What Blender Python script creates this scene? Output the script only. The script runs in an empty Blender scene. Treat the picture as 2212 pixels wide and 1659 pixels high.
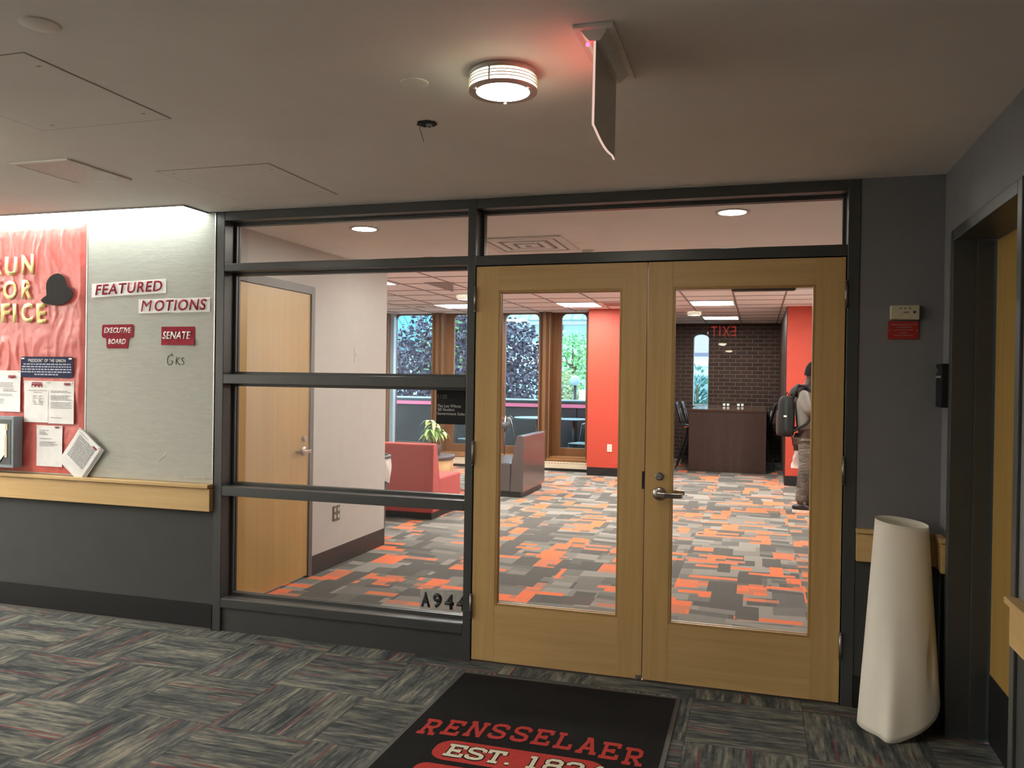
import bpy, bmesh, math, random
from mathutils import Vector, Matrix, noise as mnoise
random.seed(7)
SC = bpy.context.scene
COL = SC.collection
PI = math.pi
# ------------------------------------------------------------------ camera
def make_camera():
    cx, cy, cz, yaw, pitch, roll, F = 1.46745, -4.18687, 1.53371, 0.29184, -0.00572, 0.01489, 1768.4661
    f = Vector((-math.sin(yaw) * math.cos(pitch), math.cos(yaw) * math.cos(pitch), math.sin(pitch)))
    r = Vector((math.cos(yaw), math.sin(yaw), 0)); u = r.cross(f)
    r2 = math.cos(roll) * r + math.sin(roll) * u
    u2 = -math.sin(roll) * r + math.cos(roll) * u
    cam = bpy.data.cameras.new('camera'); cam.sensor_fit = 'HORIZONTAL'; cam.sensor_width = 36.0
    cam.lens = F / 2212.0 * 36.0; cam.clip_start = 0.05; cam.clip_end = 300
    o = bpy.data.objects.new('camera', cam); COL.objects.link(o)
    m = Matrix.Identity(4)
    for i in range(3):
        m[i][0] = r2[i]; m[i][1] = u2[i]; m[i][2] = -f[i]
    m[0][3], m[1][3], m[2][3] = cx, cy, cz
    o.matrix_world = m
    SC.camera = o
make_camera()
# ------------------------------------------------------------------ world, exposure
W = bpy.data.worlds.new('overcast_sky'); SC.world = W; W.use_nodes = True
bgn = W.node_tree.nodes['Background']
bgn.inputs[0].default_value = (0.72, 0.90, 1.0, 1); bgn.inputs[1].default_value = 2.8
SC.view_settings.view_transform = 'Standard'; SC.view_settings.look = 'None'
SC.view_settings.exposure = 0.75; SC.view_settings.gamma = 1.0; SC.view_settings.use_curve_mapping = False
SC.cycles.use_denoising = True
SC.cycles.max_bounces = 10; SC.cycles.transparent_max_bounces = 16; SC.cycles.diffuse_bounces = 5
SC.cycles.sample_clamp_indirect = 12.0; SC.cycles.caustics_reflective = False; SC.cycles.caustics_refractive = False
L_LAMP = 88.0        # corridor drum lamps
L_COVE = 5.5         # strip over the boards
L_FILL = 23.0        # unseen ceiling panels added at the far left to brighten the corridor
L_TROF = 41.0        # ceiling troffers of the suite
L_DOWN = 75.0        # downlights inside the doors
L_EXIT = 6.0
# ------------------------------------------------------------------ materials
class NT:
    def __init__(s, name):
        s.m = bpy.data.materials.new(name); s.m.use_nodes = True
        s.t = s.m.node_tree; s.t.nodes.clear()
        s.out = s.t.nodes.new('ShaderNodeOutputMaterial')
    def n(s, typ, ins=None, **props):
        nd = s.t.nodes.new(typ)
        for k, v in props.items(): setattr(nd, k, v)
        for k, v in (ins or {}).items():
            sk = nd.inputs[k]
            if isinstance(v, bpy.types.NodeSocket): s.t.links.new(v, sk)
            else: sk.default_value = v
        return nd
    def math(s, op, a, b=0.0, c=0.0):
        return s.n('ShaderNodeMath', {0: a, 1: b, 2: c}, operation=op).outputs[0]
    def mix(s, fac, a, b):
        nd = s.n('ShaderNodeMix', data_type='RGBA')
        for i, v in ((0, fac), (6, a), (7, b)):
            if isinstance(v, bpy.types.NodeSocket): s.t.links.new(v, nd.inputs[i])
            else: nd.inputs[i].default_value = (tuple(v) + (1,))[:4] if i else v
        return nd.outputs[2]
    def pos(s):
        p = s.n('ShaderNodeNewGeometry').outputs['Position']
        sp = s.n('ShaderNodeSeparateXYZ', {0: p})
        return p, sp.outputs[0], sp.outputs[1], sp.outputs[2]
    def obj(s):
        p = s.n('ShaderNodeTexCoord').outputs['Object']
        sp = s.n('ShaderNodeSeparateXYZ', {0: p})
        return p, sp.outputs[0], sp.outputs[1], sp.outputs[2]
    def xyz(s, x, y, z=0.0):
        return s.n('ShaderNodeCombineXYZ', {0: x, 1: y, 2: z}).outputs[0]
    def noise(s, vec, scale, detail=3.0, rough=0.5, dist=0.0):
        return s.n('ShaderNodeTexNoise', {'Vector': vec, 'Scale': scale, 'Detail': detail, 'Roughness': rough, 'Distortion': dist}).outputs[0]
    def white(s, vec):
        return s.n('ShaderNodeTexWhiteNoise', {'Vector': vec}, noise_dimensions='3D').outputs[0]
    def ramp(s, fac, stops, interp='LINEAR'):
        nd = s.n('ShaderNodeValToRGB', {0: fac}); cr = nd.color_ramp; cr.interpolation = interp
        while len(cr.elements) < len(stops): cr.elements.new(0.5)
        for e, (p, c) in zip(cr.elements, stops): e.position = p; e.color = tuple(c) + (1,)
        return nd.outputs[0]
    def bump(s, h, strength=0.2, dist=0.01):
        return s.n('ShaderNodeBump', {'Height': h, 'Strength': strength, 'Distance': dist}).outputs[0]
    def bsdf(s, color, rough=0.5, metal=0.0, spec=0.5, normal=None, **kw):
        ins = {'Base Color': color if isinstance(color, bpy.types.NodeSocket) else tuple(color) + (1,), 'Roughness': rough, 'Metallic': metal, 'Specular IOR Level': spec}
        if normal is not None: ins['Normal'] = normal
        ins.update(kw)
        b = s.n('ShaderNodeBsdfPrincipled', ins)
        s.t.links.new(b.outputs[0], s.out.inputs[0])
        return s.m
def plain(name, c, rough=0.5, metal=0.0, spec=0.5, grain=0.06, scale=40.0, bump=0.0):
    t = NT(name); p, x, y, z = t.pos()
    nz = t.noise(p, scale, 3)
    lo = [max(0, v * (1 - grain)) for v in c]; hi = [min(1, v * (1 + grain)) for v in c]
    col = t.ramp(nz, [(0.3, lo), (0.7, hi)])
    nm = t.bump(nz, bump, 0.004) if bump else None
    return t.bsdf(col, rough, metal, spec, nm)
def emit(name, c, strength):
    t = NT(name)
    p, x, y, z = t.pos(); nz = t.noise(p, 3.0, 1)
    st = t.math('MULTIPLY_ADD', nz, strength * 0.04, strength * 0.98)
    e = t.n('ShaderNodeEmission', {0: tuple(c) + (1,), 1: st})
    t.t.links.new(e.outputs[0], t.out.inputs[0]); return t.m
def wood(name, c, axis='z', scale=1.0, rough=0.42, contrast=0.16):
    t = NT(name); p, x, y, z = t.pos()
    k = {'x': (1.2, 30, 30), 'y': (30, 1.2, 30), 'z': (30, 30, 1.2)}[axis]
    v = t.n('ShaderNodeVectorMath', {0: p, 1: tuple(q * scale for q in k)}, operation='MULTIPLY').outputs[0]
    a = t.noise(v, 1.0, 4, 0.6, 0.4)
    k2 = {'x': (.5, 3, 3), 'y': (3, .5, 3), 'z': (3, 3, .35)}[axis]
    v2 = t.n('ShaderNodeVectorMath', {0: p, 1: k2}, operation='MULTIPLY').outputs[0]
    b = t.noise(v2, 1.0, 2)
    f = t.math('MULTIPLY_ADD', a, 0.6, t.math('MULTIPLY', b, 0.4))
    lo = [q * (1 - contrast * (1 + i * .25)) for i, q in enumerate(c)]; hi = [min(1, q * (1 + contrast * .7)) for q in c]
    return t.bsdf(t.ramp(f, [(0.3, lo), (0.68, hi)]), rough, 0, 0.4, t.bump(a, 0.05, 0.002))
def glassm(name, tint=(1, 1, 1), k=1.0):
    t = NT(name)
    tr = t.n('ShaderNodeBsdfTransparent', {0: tuple(tint) + (1,)})
    gl = t.n('ShaderNodeBsdfGlossy', {0: (1, 1, 1, 1), 1: 0.0})
    bf = t.n('ShaderNodeNewGeometry').outputs['Backfacing']
    fr = t.n('ShaderNodeFresnel', {0: t.math('MULTIPLY_ADD', bf, 1 / 1.45 - 1.45, 1.45)})
    mx = t.n('ShaderNodeMixShader', {0: t.math('MULTIPLY', fr.outputs[0], k), 1: tr.outputs[0], 2: gl.outputs[0]})
    t.t.links.new(mx.outputs[0], t.out.inputs[0]); return t.m
M = {}
def corridor_carpet():
    t = NT('corridor_carpet'); p, x, y, z = t.pos(); T = 0.5
    u = t.math('DIVIDE', t.math('SUBTRACT', x, 0.19), T); v = t.math('DIVIDE', t.math('ADD', y, 0.13), T)
    i = t.math('FLOOR', u); j = t.math('FLOOR', v)
    par = t.math('MODULO', t.math('ABSOLUTE', t.math('ADD', i, j)), 2.0)
    ip = t.math('SUBTRACT', 1.0, par)
    along = t.math('ADD', t.math('MULTIPLY', x, par), t.math('MULTIPLY', y, ip))
    across = t.math('ADD', t.math('MULTIPLY', y, par), t.math('MULTIPLY', x, ip))
    cid = t.white(t.xyz(i, j, 3.0))
    cz = t.math('MULTIPLY', cid, 40.0)
    band = t.math('FLOOR', t.math('MULTIPLY', across, 75.0))
    s1 = t.noise(t.xyz(t.math('MULTIPLY', along, 5.0), t.math('MULTIPLY', band, 0.73), cz), 1.0, 3, 0.65)
    s2 = t.noise(t.xyz(t.math('MULTIPLY', along, 11.0), t.math('MULTIPLY', across, 95.0), cz), 1.0, 2, 0.6)
    s3 = t.noise(t.xyz(t.math('MULTIPLY', along, 2.0), t.math('MULTIPLY', across, 14.0), cz), 1.0, 1)
    f = t.math('ADD', t.math('ADD', t.math('MULTIPLY', s1, 0.5), t.math('MULTIPLY', s2, 0.25)), t.math('MULTIPLY', s3, 0.3))
    gr = t.noise(p, 420, 2)
    f = t.math('ADD', f, t.math('MULTIPLY', t.math('SUBTRACT', gr, 0.5), 0.24))
    c = t.ramp(f, [(0.40, (0.042, 0.049, 0.052)), (0.50, (0.085, 0.094, 0.095)), (0.565, (0.15, 0.15, 0.135)), (0.66, (0.28, 0.265, 0.21))])
    rb = t.math('FLOOR', t.math('MULTIPLY', across, 130.0))
    r1 = t.white(t.xyz(rb, cz, 1.0))
    ra = t.noise(t.xyz(t.math('MULTIPLY', along, 3.0), rb, cz), 1.0, 1)
    red = t.math('MULTIPLY', t.math('GREATER_THAN', r1, 0.955), t.math('GREATER_THAN', ra, 0.5))
    c = t.mix(t.math('MULTIPLY', red, 0.75), c, (0.26, 0.045, 0.055))
    fu = t.math('ABSOLUTE', t.math('SUBTRACT', t.math('FRACT', u), 0.5)); fv = t.math('ABSOLUTE', t.math('SUBTRACT', t.math('FRACT', v), 0.5))
    seam = t.math('GREATER_THAN', t.math('MAXIMUM', fu, fv), 0.495)
    c = t.mix(t.math('MULTIPLY', seam, 0.45), c, (0.03, 0.03, 0.03))
    return t.bsdf(c, 0.95, 0, 0.1, t.bump(gr, 0.5, 0.004))
def suite_carpet():
    t = NT('suite_carpet'); p, x, y, z = t.pos()
    T = 0.92
    ti = t.math('FLOOR', t.math('DIVIDE', t.math('ADD', x, 0.03), T)); tj = t.math('FLOOR', t.math('DIVIDE', y, 0.61))
    tid = t.math('MULTIPLY', t.white(t.xyz(ti, tj, 5.0)), 23.0)
    xs = t.math('ADD', x, t.math('MULTIPLY', ti, 0.37)); ys = y
    def cells(uw, vw, seed, shear=0.0):
        yy = t.math('ADD', ys, t.math('MULTIPLY', xs, shear)) if shear else ys
        r = t.math('FLOOR', t.math('DIVIDE', yy, vw))
        off = t.white(t.xyz(r, seed, 1.0))
        ww = t.math('MULTIPLY_ADD', t.white(t.xyz(r, seed, 7.0)), uw * 0.9, uw * 0.6)
        cc = t.math('FLOOR', t.math('DIVIDE', t.math('ADD', xs, t.math('MULTIPLY', off, 9.0)), ww))
        return t.white(t.xyz(t.math('ADD', cc, t.math('MULTIPLY', ti, 3.0)), r, seed))
    greys = [(0.0, (0.125, 0.124, 0.116)), (0.22, (0.16, 0.157, 0.146)), (0.42, (0.20, 0.195, 0.178)), (0.62, (0.25, 0.242, 0.218)), (0.82, (0.315, 0.302, 0.272))]
    c = t.ramp(cells(0.42, 0.105, 11.0, 0.16), greys, 'CONSTANT')
    g2 = t.ramp(cells(0.30, 0.21, 17.0, -0.12), greys, 'CONSTANT')
    c = t.mix(t.math('GREATER_THAN', cells(0.5, 0.42, 19.0), 0.45), c, g2)
    org = [(0.0, (0.86, 0.22, 0.10)), (0.4, (0.74, 0.23, 0.12)), (0.72, (0.52, 0.22, 0.15))]
    o1 = t.math('GREATER_THAN', cells(0.34, 0.082, 31.0), 0.85)
    c = t.mix(o1, c, t.ramp(cells(0.3, 0.082, 37.0), org, 'CONSTANT'))
    o2 = cells(0.15, 0.33, 41.0)
    c = t.mix(t.math('GREATER_THAN', o2, 0.87), c, t.ramp(cells(0.13, 0.09, 43.0), [(0.0, (0.86, 0.22, 0.10)), (0.55, (0.62, 0.22, 0.13)), (0.85, (0.2, 0.16, 0.13))], 'CONSTANT'))
    c = t.mix(t.math('LESS_THAN', o2, 0.15), c, (0.125, 0.122, 0.113))
    gr = t.noise(p, 260, 2)
    c = t.mix(t.math('MULTIPLY', gr, 0.16), c, (0.03, 0.03, 0.03))
    return t.bsdf(c, 0.92, 0, 0.12, t.bump(gr, 0.4, 0.004))
def brick_mat(name='dark_brick', c1=(0.050, 0.027, 0.022), c2=(0.032, 0.019, 0.017), mo=(0.115, 0.093, 0.073), bw=0.21, rh=0.077):
    t = NT(name); p, x, y, z = t.pos()
    v = t.xyz(t.math('ADD', x, y), z, 0.0)
    b = t.n('ShaderNodeTexBrick', {'Vector': v, 'Color1': c1 + (1,), 'Color2': c2 + (1,), 'Mortar': mo + (1,), 'Scale': 1.0, 'Mortar Size': 0.006, 'Brick Width': bw, 'Row Height': rh, 'Mortar Smooth': 0.1})
    return t.bsdf(b.outputs[0], 0.8, 0, 0.25, t.bump(b.outputs[1], -0.4, 0.006))
def red_paper_mat():
    t = NT('red_kraft_paper'); p, x, y, z = t.pos()
    nz = t.noise(p, 7.0, 4, 0.6, 0.6)
    c = t.ramp(nz, [(0.3, (0.56, 0.115, 0.10)), (0.7, (0.72, 0.165, 0.145))])
    return t.bsdf(c, 0.34, 0, 0.5, t.bump(t.noise(p, 60, 3), 0.12, 0.004))
def siding(name, c1, c2, freq, axis):
    t = NT(name); p, x, y, z = t.pos()
    q = {'x': x, 'y': y, 'z': z, 'd': t.math('ADD', x, t.math('MULTIPLY', z, 0.6))}[axis]
    f = t.math('GREATER_THAN', t.math('FRACT', t.math('MULTIPLY', q, freq)), 0.2)
    return t.bsdf(t.mix(f, c2, c1), 0.5, 0, 0.4)
def leafm(name, a, b, c, rough=0.35):
    t = NT(name); p, x, y, z = t.pos()
    w = t.noise(p, 6.0, 2)
    w2 = t.white(t.n('ShaderNodeVectorMath', {0: p, 1: (14, 14, 14)}, operation='MULTIPLY').outputs[0])
    f = t.math('MULTIPLY_ADD', w2, 0.3, t.math('MULTIPLY', w, 0.75))
    return t.bsdf(t.ramp(f, [(0.25, a), (0.5, b), (0.8, c)]), rough, 0, 0.6)
def fabric(name, c, scale=300):
    t = NT(name); p, x, y, z = t.pos()
    nz = t.noise(p, scale, 2)
    col = t.ramp(nz, [(0.3, [v * .88 for v in c]), (0.7, [min(1, v * 1.1) for v in c])])
    return t.bsdf(col, 0.8, 0, 0.25, t.bump(nz, 0.25, 0.003))
def denim():
    t = NT('washed_grey_denim'); p, x, y, z = t.pos()
    v = t.n('ShaderNodeVectorMath', {0: p, 1: (9, 9, 26)}, operation='MULTIPLY').outputs[0]
    a = t.noise(v, 1.0, 3, 0.6, 0.8); b = t.noise(p, 5.0, 2)
    c = t.ramp(b, [(0.35, (0.09, 0.084, 0.072)), (0.65, (0.24, 0.222, 0.185))])
    return t.bsdf(c, 0.8, 0, 0.2, t.bump(a, 1.0, 0.05))
def tackboard_mat():
    t = NT('grey_tackboard_vinyl'); p, x, y, z = t.pos()
    v = t.n('ShaderNodeVectorMath', {0: p, 1: (10, 10, 40)}, operation='MULTIPLY').outputs[0]
    a = t.noise(v, 1.0, 4, 0.6, 0.5); b = t.noise(p, 230, 2)
    c = t.ramp(t.math('MULTIPLY_ADD', a, .5, t.math('MULTIPLY', b, .5)), [(0.35, (0.38, 0.385, 0.345)), (0.65, (0.45, 0.455, 0.41))])
    return t.bsdf(c, 0.55, 0, 0.35, t.bump(a, 0.25, 0.006))
M['corr_carpet'] = corridor_carpet(); M['suite_carpet'] = suite_carpet()
M['brick'] = brick_mat(); M['redbrick'] = brick_mat('far_red_brick', (0.42, 0.2, 0.19), (0.36, 0.17, 0.165), (0.4, 0.3, 0.28), 0.4, 0.15)
M['ceil'] = plain('ceiling_paint', (0.80, 0.78, 0.74), 0.75, 0, 0.25, 0.03, 3.0)
M['ceil_in'] = plain('suite_ceiling_paint', (0.86, 0.88, 0.87), 0.8, 0, 0.2, 0.02, 3.0)
M['tile'] = plain('ceiling_tile', (0.85, 0.88, 0.88), 0.9, 0, 0.15, 0.04, 90.0, 0.1)
M['tbar'] = plain('ceiling_grid_bar', (0.27, 0.24, 0.22), 0.6)
M['grey_up'] = plain('grey_wall_paint', (0.185, 0.185, 0.195), 0.65, 0, 0.3, 0.03, 8.0)
M['wall_pale'] = plain('pale_bounce_wall_paint', (0.74, 0.72, 0.69), 0.7, 0, 0.3, 0.03, 8.0)  # unseen corridor walls, pale so that they bounce light
M['grey_low'] = plain('dark_wainscot_paint', (0.060, 0.063, 0.061), 0.7, 0, 0.2, 0.04, 8.0)
M['frame'] = plain('charcoal_frame_paint', (0.055, 0.058, 0.058), 0.34, 0, 0.5, 0.04, 12.0)
M['frame_in'] = plain('taupe_frame_paint', (0.115, 0.105, 0.098), 0.4, 0, 0.5, 0.03, 12.0)
M['black'] = plain('black_vinyl', (0.012, 0.012, 0.013), 0.45, 0, 0.4)
M['darkbase'] = plain('dark_brown_vinyl_base', (0.035, 0.025, 0.025), 0.42, 0, 0.4)
M['gasket'] = plain('black_gasket', (0.01, 0.01, 0.01), 0.6)
M['whitewall'] = plain('off_white_paint', (0.54, 0.53, 0.50), 0.6, 0, 0.3, 0.02, 9.0)
M['redwall'] = plain('orange_red_paint', (0.48, 0.062, 0.038), 0.5, 0, 0.35, 0.03, 6.0)
M['maple'] = wood('maple_upright_grain', (0.56, 0.38, 0.16), 'z'); M['maple_h'] = wood('maple_level_grain', (0.58, 0.40, 0.18), 'x')
M['maple_y'] = wood('maple_side_rail', (0.58, 0.40, 0.17), 'y')
M['maple_in'] = wood('maple_veneer_inside_door', (0.53, 0.345, 0.115), 'z', 0.5, 0.3, 0.12)
M['maple_dk'] = wood('darkened_maple_side_door', (0.40, 0.26, 0.075), 'z'); M['bead'] = wood('maple_glazing_bead', (0.44, 0.28, 0.1), 'z')  # deeper, yellower side door maple, darkened to offset the added left panels
M['walnut'] = wood('walnut_laminate', (0.046, 0.029, 0.024), 'z', 0.8, 0.35, 0.3)
M['walnut_top'] = wood('walnut_table_top', (0.07, 0.045, 0.035), 'y', 0.8, 0.12, 0.2)
M['oak'] = wood('brown_window_wood', (0.155, 0.07, 0.022), 'z', 0.8, 0.4, 0.35)
M['oak2'] = wood('brown_window_sill_wood', (0.25, 0.12, 0.038), 'x', 0.8, 0.4, 0.3)
M['table_wood'] = wood('drum_table_wood', (0.50, 0.30, 0.13), 'z', 0.6)
M['steel'] = plain('brushed_steel', (0.48, 0.45, 0.41), 0.28, 1.0, 0.5, 0.05, 60)
M['hinge'] = plain('satin_hinge_steel', (0.30, 0.28, 0.27), 0.38, 1.0)
M['alum'] = plain('pale_aluminium', (0.6, 0.6, 0.58), 0.35, 1.0)
M['glass'] = glassm('clear_glass'); M['wglass'] = glassm('window_glass', (0.92, 0.97, 0.98), 0.35)
M['lamp_side'] = emit('lamp_side_diffuser', (1.0, 0.90, 0.62), L_LAMP * 0.11); M['lamp_bottom'] = emit('lamp_bottom_diffuser', (1.0, 0.93, 0.80), L_LAMP)
M['lamp_metal'] = plain('lamp_grey_metal', (0.42, 0.40, 0.37), 0.4, 0.3)
M['cove'] = emit('cove_strip_diffuser', (0.95, 1.0, 0.93), L_COVE)
M['fill_panel'] = emit('fill_panel_glow', (1.0, 0.95, 0.86), L_FILL)  # glow of the added panels at the far left
M['trof'] = emit('troffer_lens', (1.0, 0.955, 0.87), L_TROF); M['down'] = emit('downlight_lens', (1.0, 0.95, 0.86), L_DOWN)
M['exit_red'] = emit('exit_letter_red', (1.0, 0.06, 0.05), L_EXIT)
M['exit_far'] = emit('far_exit_letter_red', (1.0, 0.06, 0.05), 2.2)
M['led_red'] = emit('small_red_led', (1.0, 0.02, 0.08), 12.0)
M['white_plastic'] = plain('white_plastic', (0.72, 0.70, 0.66), 0.4); M['acrylic'] = plain('frosted_acrylic', (0.46, 0.42, 0.36), 0.3)
M['acrylic_edge'] = emit('edge_lit_acrylic', (1.0, 0.68, 0.57), 0.5)
M['hole'] = plain('dark_hole', (0.012, 0.012, 0.012), 0.9)
M['paper'] = plain('white_paper', (0.84, 0.84, 0.83), 0.6, 0, 0.3, 0.05, 14.0, 0.15)
M['roll'] = plain('cream_paper_roll', (0.86, 0.83, 0.74), 0.55, 0, 0.3, 0.02, 5.0)
M['ink'] = plain('printed_grey_ink', (0.16, 0.16, 0.17), 0.7); M['ink_light'] = plain('pale_grey_print', (0.42, 0.43, 0.44), 0.7); M['ink_black'] = plain('black_marker_ink', (0.02, 0.02, 0.02), 0.5)
M['crimson'] = plain('crimson_print', (0.28, 0.016, 0.032), 0.7, 0, 0.2, 0.2, 30.0)
M['white_print'] = plain('white_print', (0.85, 0.84, 0.82), 0.5)
M['navy'] = plain('navy_card', (0.022, 0.030, 0.075), 0.75, 0, 0.2)
M['pale_ink'] = plain('pale_small_print', (0.42, 0.45, 0.55), 0.6)
M['gold'] = plain('gold_foil', (0.88, 0.74, 0.30), 0.32, 0.2, 0.5, 0.15, 18.0)
M['blackcard'] = plain('black_card', (0.034, 0.032, 0.032), 0.8, 0, 0.2)
M['red_paper'] = red_paper_mat(); M['board'] = tackboard_mat()
M['boxgrey'] = plain('blue_grey_metal_box', (0.21, 0.25, 0.28), 0.45, 0.1); M['boxdark'] = plain('dark_box_front', (0.075, 0.085, 0.085), 0.5)
M['tape'] = plain('yellowed_tape', (0.62, 0.57, 0.38), 0.35)
M['mat'] = plain('black_mat_pile', (0.014, 0.0135, 0.014), 0.95, 0, 0.1, 0.35, 300, 0.5); M['matedge'] = plain('rubber_mat_edge', (0.05, 0.05, 0.048), 0.6)
M['matred'] = plain('mat_red_pile', (0.46, 0.05, 0.042), 0.95, 0, 0.1, 0.2, 250, 0.4); M['matcream'] = plain('mat_cream_pile', (0.68, 0.64, 0.5), 0.95, 0, 0.1, 0.12, 250, 0.3)
M['beige'] = plain('beige_plastic', (0.50, 0.46, 0.33), 0.5); M['signred'] = plain('red_sign_plastic', (0.35, 0.018, 0.015), 0.45)
M['signink'] = plain('sign_pale_lettering', (0.45, 0.30, 0.26), 0.6)
M['plaque'] = plain('black_plaque', (0.010, 0.011, 0.013), 0.6, 0, 0.25); M['plaqueink'] = plain('plaque_pale_lettering', (0.62, 0.62, 0.60), 0.5); M['plaqueink2'] = plain('plaque_dim_numerals', (0.2, 0.2, 0.2), 0.5)
M['decal'] = plain('clear_sticker_film', (0.42, 0.41, 0.39), 0.4)
M['sofa_red'] = fabric('coral_red_upholstery', (0.44, 0.075, 0.072)); M['sofa_grey'] = plain('grey_vinyl_upholstery', (0.078, 0.072, 0.070), 0.2, 0, 0.5, 0.05, 30)
M['leaf'] = leafm('pale_green_leaf', (0.12, 0.30, 0.06), (0.30, 0.52, 0.16), (0.55, 0.70, 0.34))
M['bark'] = plain('brown_bark', (0.16, 0.10, 0.06), 0.9, 0, 0.2, 0.3, 30, 0.4)
M['purple'] = leafm('purple_plum_leaf', (0.016, 0.014, 0.028), (0.045, 0.038, 0.075), (0.17, 0.16, 0.26))
M['green'] = leafm('bright_green_leaf', (0.08, 0.30, 0.10), (0.22, 0.55, 0.22), (0.5, 0.75, 0.4)); M['conif'] = leafm('blue_green_needle', (0.02, 0.10, 0.09), (0.06, 0.2, 0.17), (0.22, 0.42, 0.38))
M['olive'] = leafm('pale_olive_leaf', (0.2, 0.28, 0.1), (0.42, 0.5, 0.25), (0.68, 0.72, 0.45))
M['heater'] = plain('cream_heater_metal', (0.62, 0.56, 0.42), 0.45); M['soil'] = plain('potting_soil', (0.03, 0.02, 0.015), 0.95); M['pot'] = plain('dark_grey_pot', (0.07, 0.07, 0.075), 0.5)
M['tabletop'] = plain('plum_grey_laminate', (0.12, 0.10, 0.115), 0.25); M['concrete'] = plain('dark_board_concrete', (0.034, 0.040, 0.046), 0.85, 0, 0.2, 0.25, 3.0, 0.2)
M['pink'] = plain('pink_painted_coping', (0.75, 0.16, 0.28), 0.6); M['railm'] = plain('dark_rail_metal', (0.03, 0.035, 0.04), 0.35, 0.4)
M['steelblue'] = plain('pale_blue_patio_top', (0.32, 0.48, 0.55), 0.25, 0.1); M['patio'] = plain('terrace_paving', (0.10, 0.10, 0.105), 0.8); M['ground'] = plain('far_pavement', (0.30, 0.31, 0.31), 0.9)
M['teal'] = siding('teal_standing_seam_roof', (0.12, 0.40, 0.50), (0.05, 0.20, 0.27), 2.2, 'd'); M['teal2'] = siding('teal_ribbed_eave', (0.25, 0.55, 0.60), (0.12, 0.33, 0.38), 1.6, 'x')
M['palewall'] = plain('pale_blue_render', (0.50, 0.72, 0.78), 0.6); M['bandglass'] = plain('grey_blue_glazing', (0.28, 0.45, 0.52), 0.12, 0.2); M['whitestone'] = plain('white_stone', (0.8, 0.8, 0.78), 0.6)
M['globe'] = plain('pale_blue_globe', (0.36, 0.52, 0.62), 0.2); M['purplepanel'] = plain('lilac_soffit', (0.42, 0.38, 0.60), 0.6)
M['skin'] = plain('dark_brown_skin', (0.055, 0.028, 0.02), 0.5); M['hair'] = plain('black_hair', (0.010, 0.009, 0.009), 0.75, 0, 0.2, 0.3, 120, 0.5)
M['hoodie'] = fabric('heather_grey_fleece', (0.215, 0.205, 0.185), 90); M['hood'] = fabric('charcoal_fleece', (0.035, 0.035, 0.037), 120)
M['jeans'] = denim(); M['shoe'] = plain('black_leather', (0.02, 0.02, 0.02), 0.35); M['sole'] = plain('white_sole_rubber', (0.78, 0.74, 0.64), 0.5)
M['pack'] = fabric('black_nylon', (0.026, 0.027, 0.028), 150); M['pack2'] = fabric('dark_green_nylon', (0.035, 0.05, 0.048), 150); M['packbr'] = fabric('dark_brown_nylon', (0.06, 0.045, 0.04), 150)
M['reflect'] = plain('white_reflective_tab', (0.9, 0.9, 0.88), 0.4); M['bag'] = plain('white_plastic_bag', (0.82, 0.74, 0.72), 0.35, 0, 0.5, 0.05, 25)
M['stool'] = plain('black_stool_shell', (0.012, 0.014, 0.017), 0.4); M['orangeseat'] = plain('orange_seat_pad', (0.75, 0.16, 0.07), 0.6)
M['stripe'] = plain('dull_white_nozzle', (0.5, 0.5, 0.48), 0.5)
M['binliner'] = plain('white_bin_liner', (0.72, 0.71, 0.68), 0.3, 0, 0.5, 0.06, 20, 0.3); M['bin'] = plain('dark_grey_bin', (0.06, 0.062, 0.06), 0.45); M['binrim'] = plain('dark_green_rim', (0.03, 0.06, 0.055), 0.4)
M['phone'] = plain('dark_phone_case', (0.02, 0.02, 0.025), 0.25)
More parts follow.
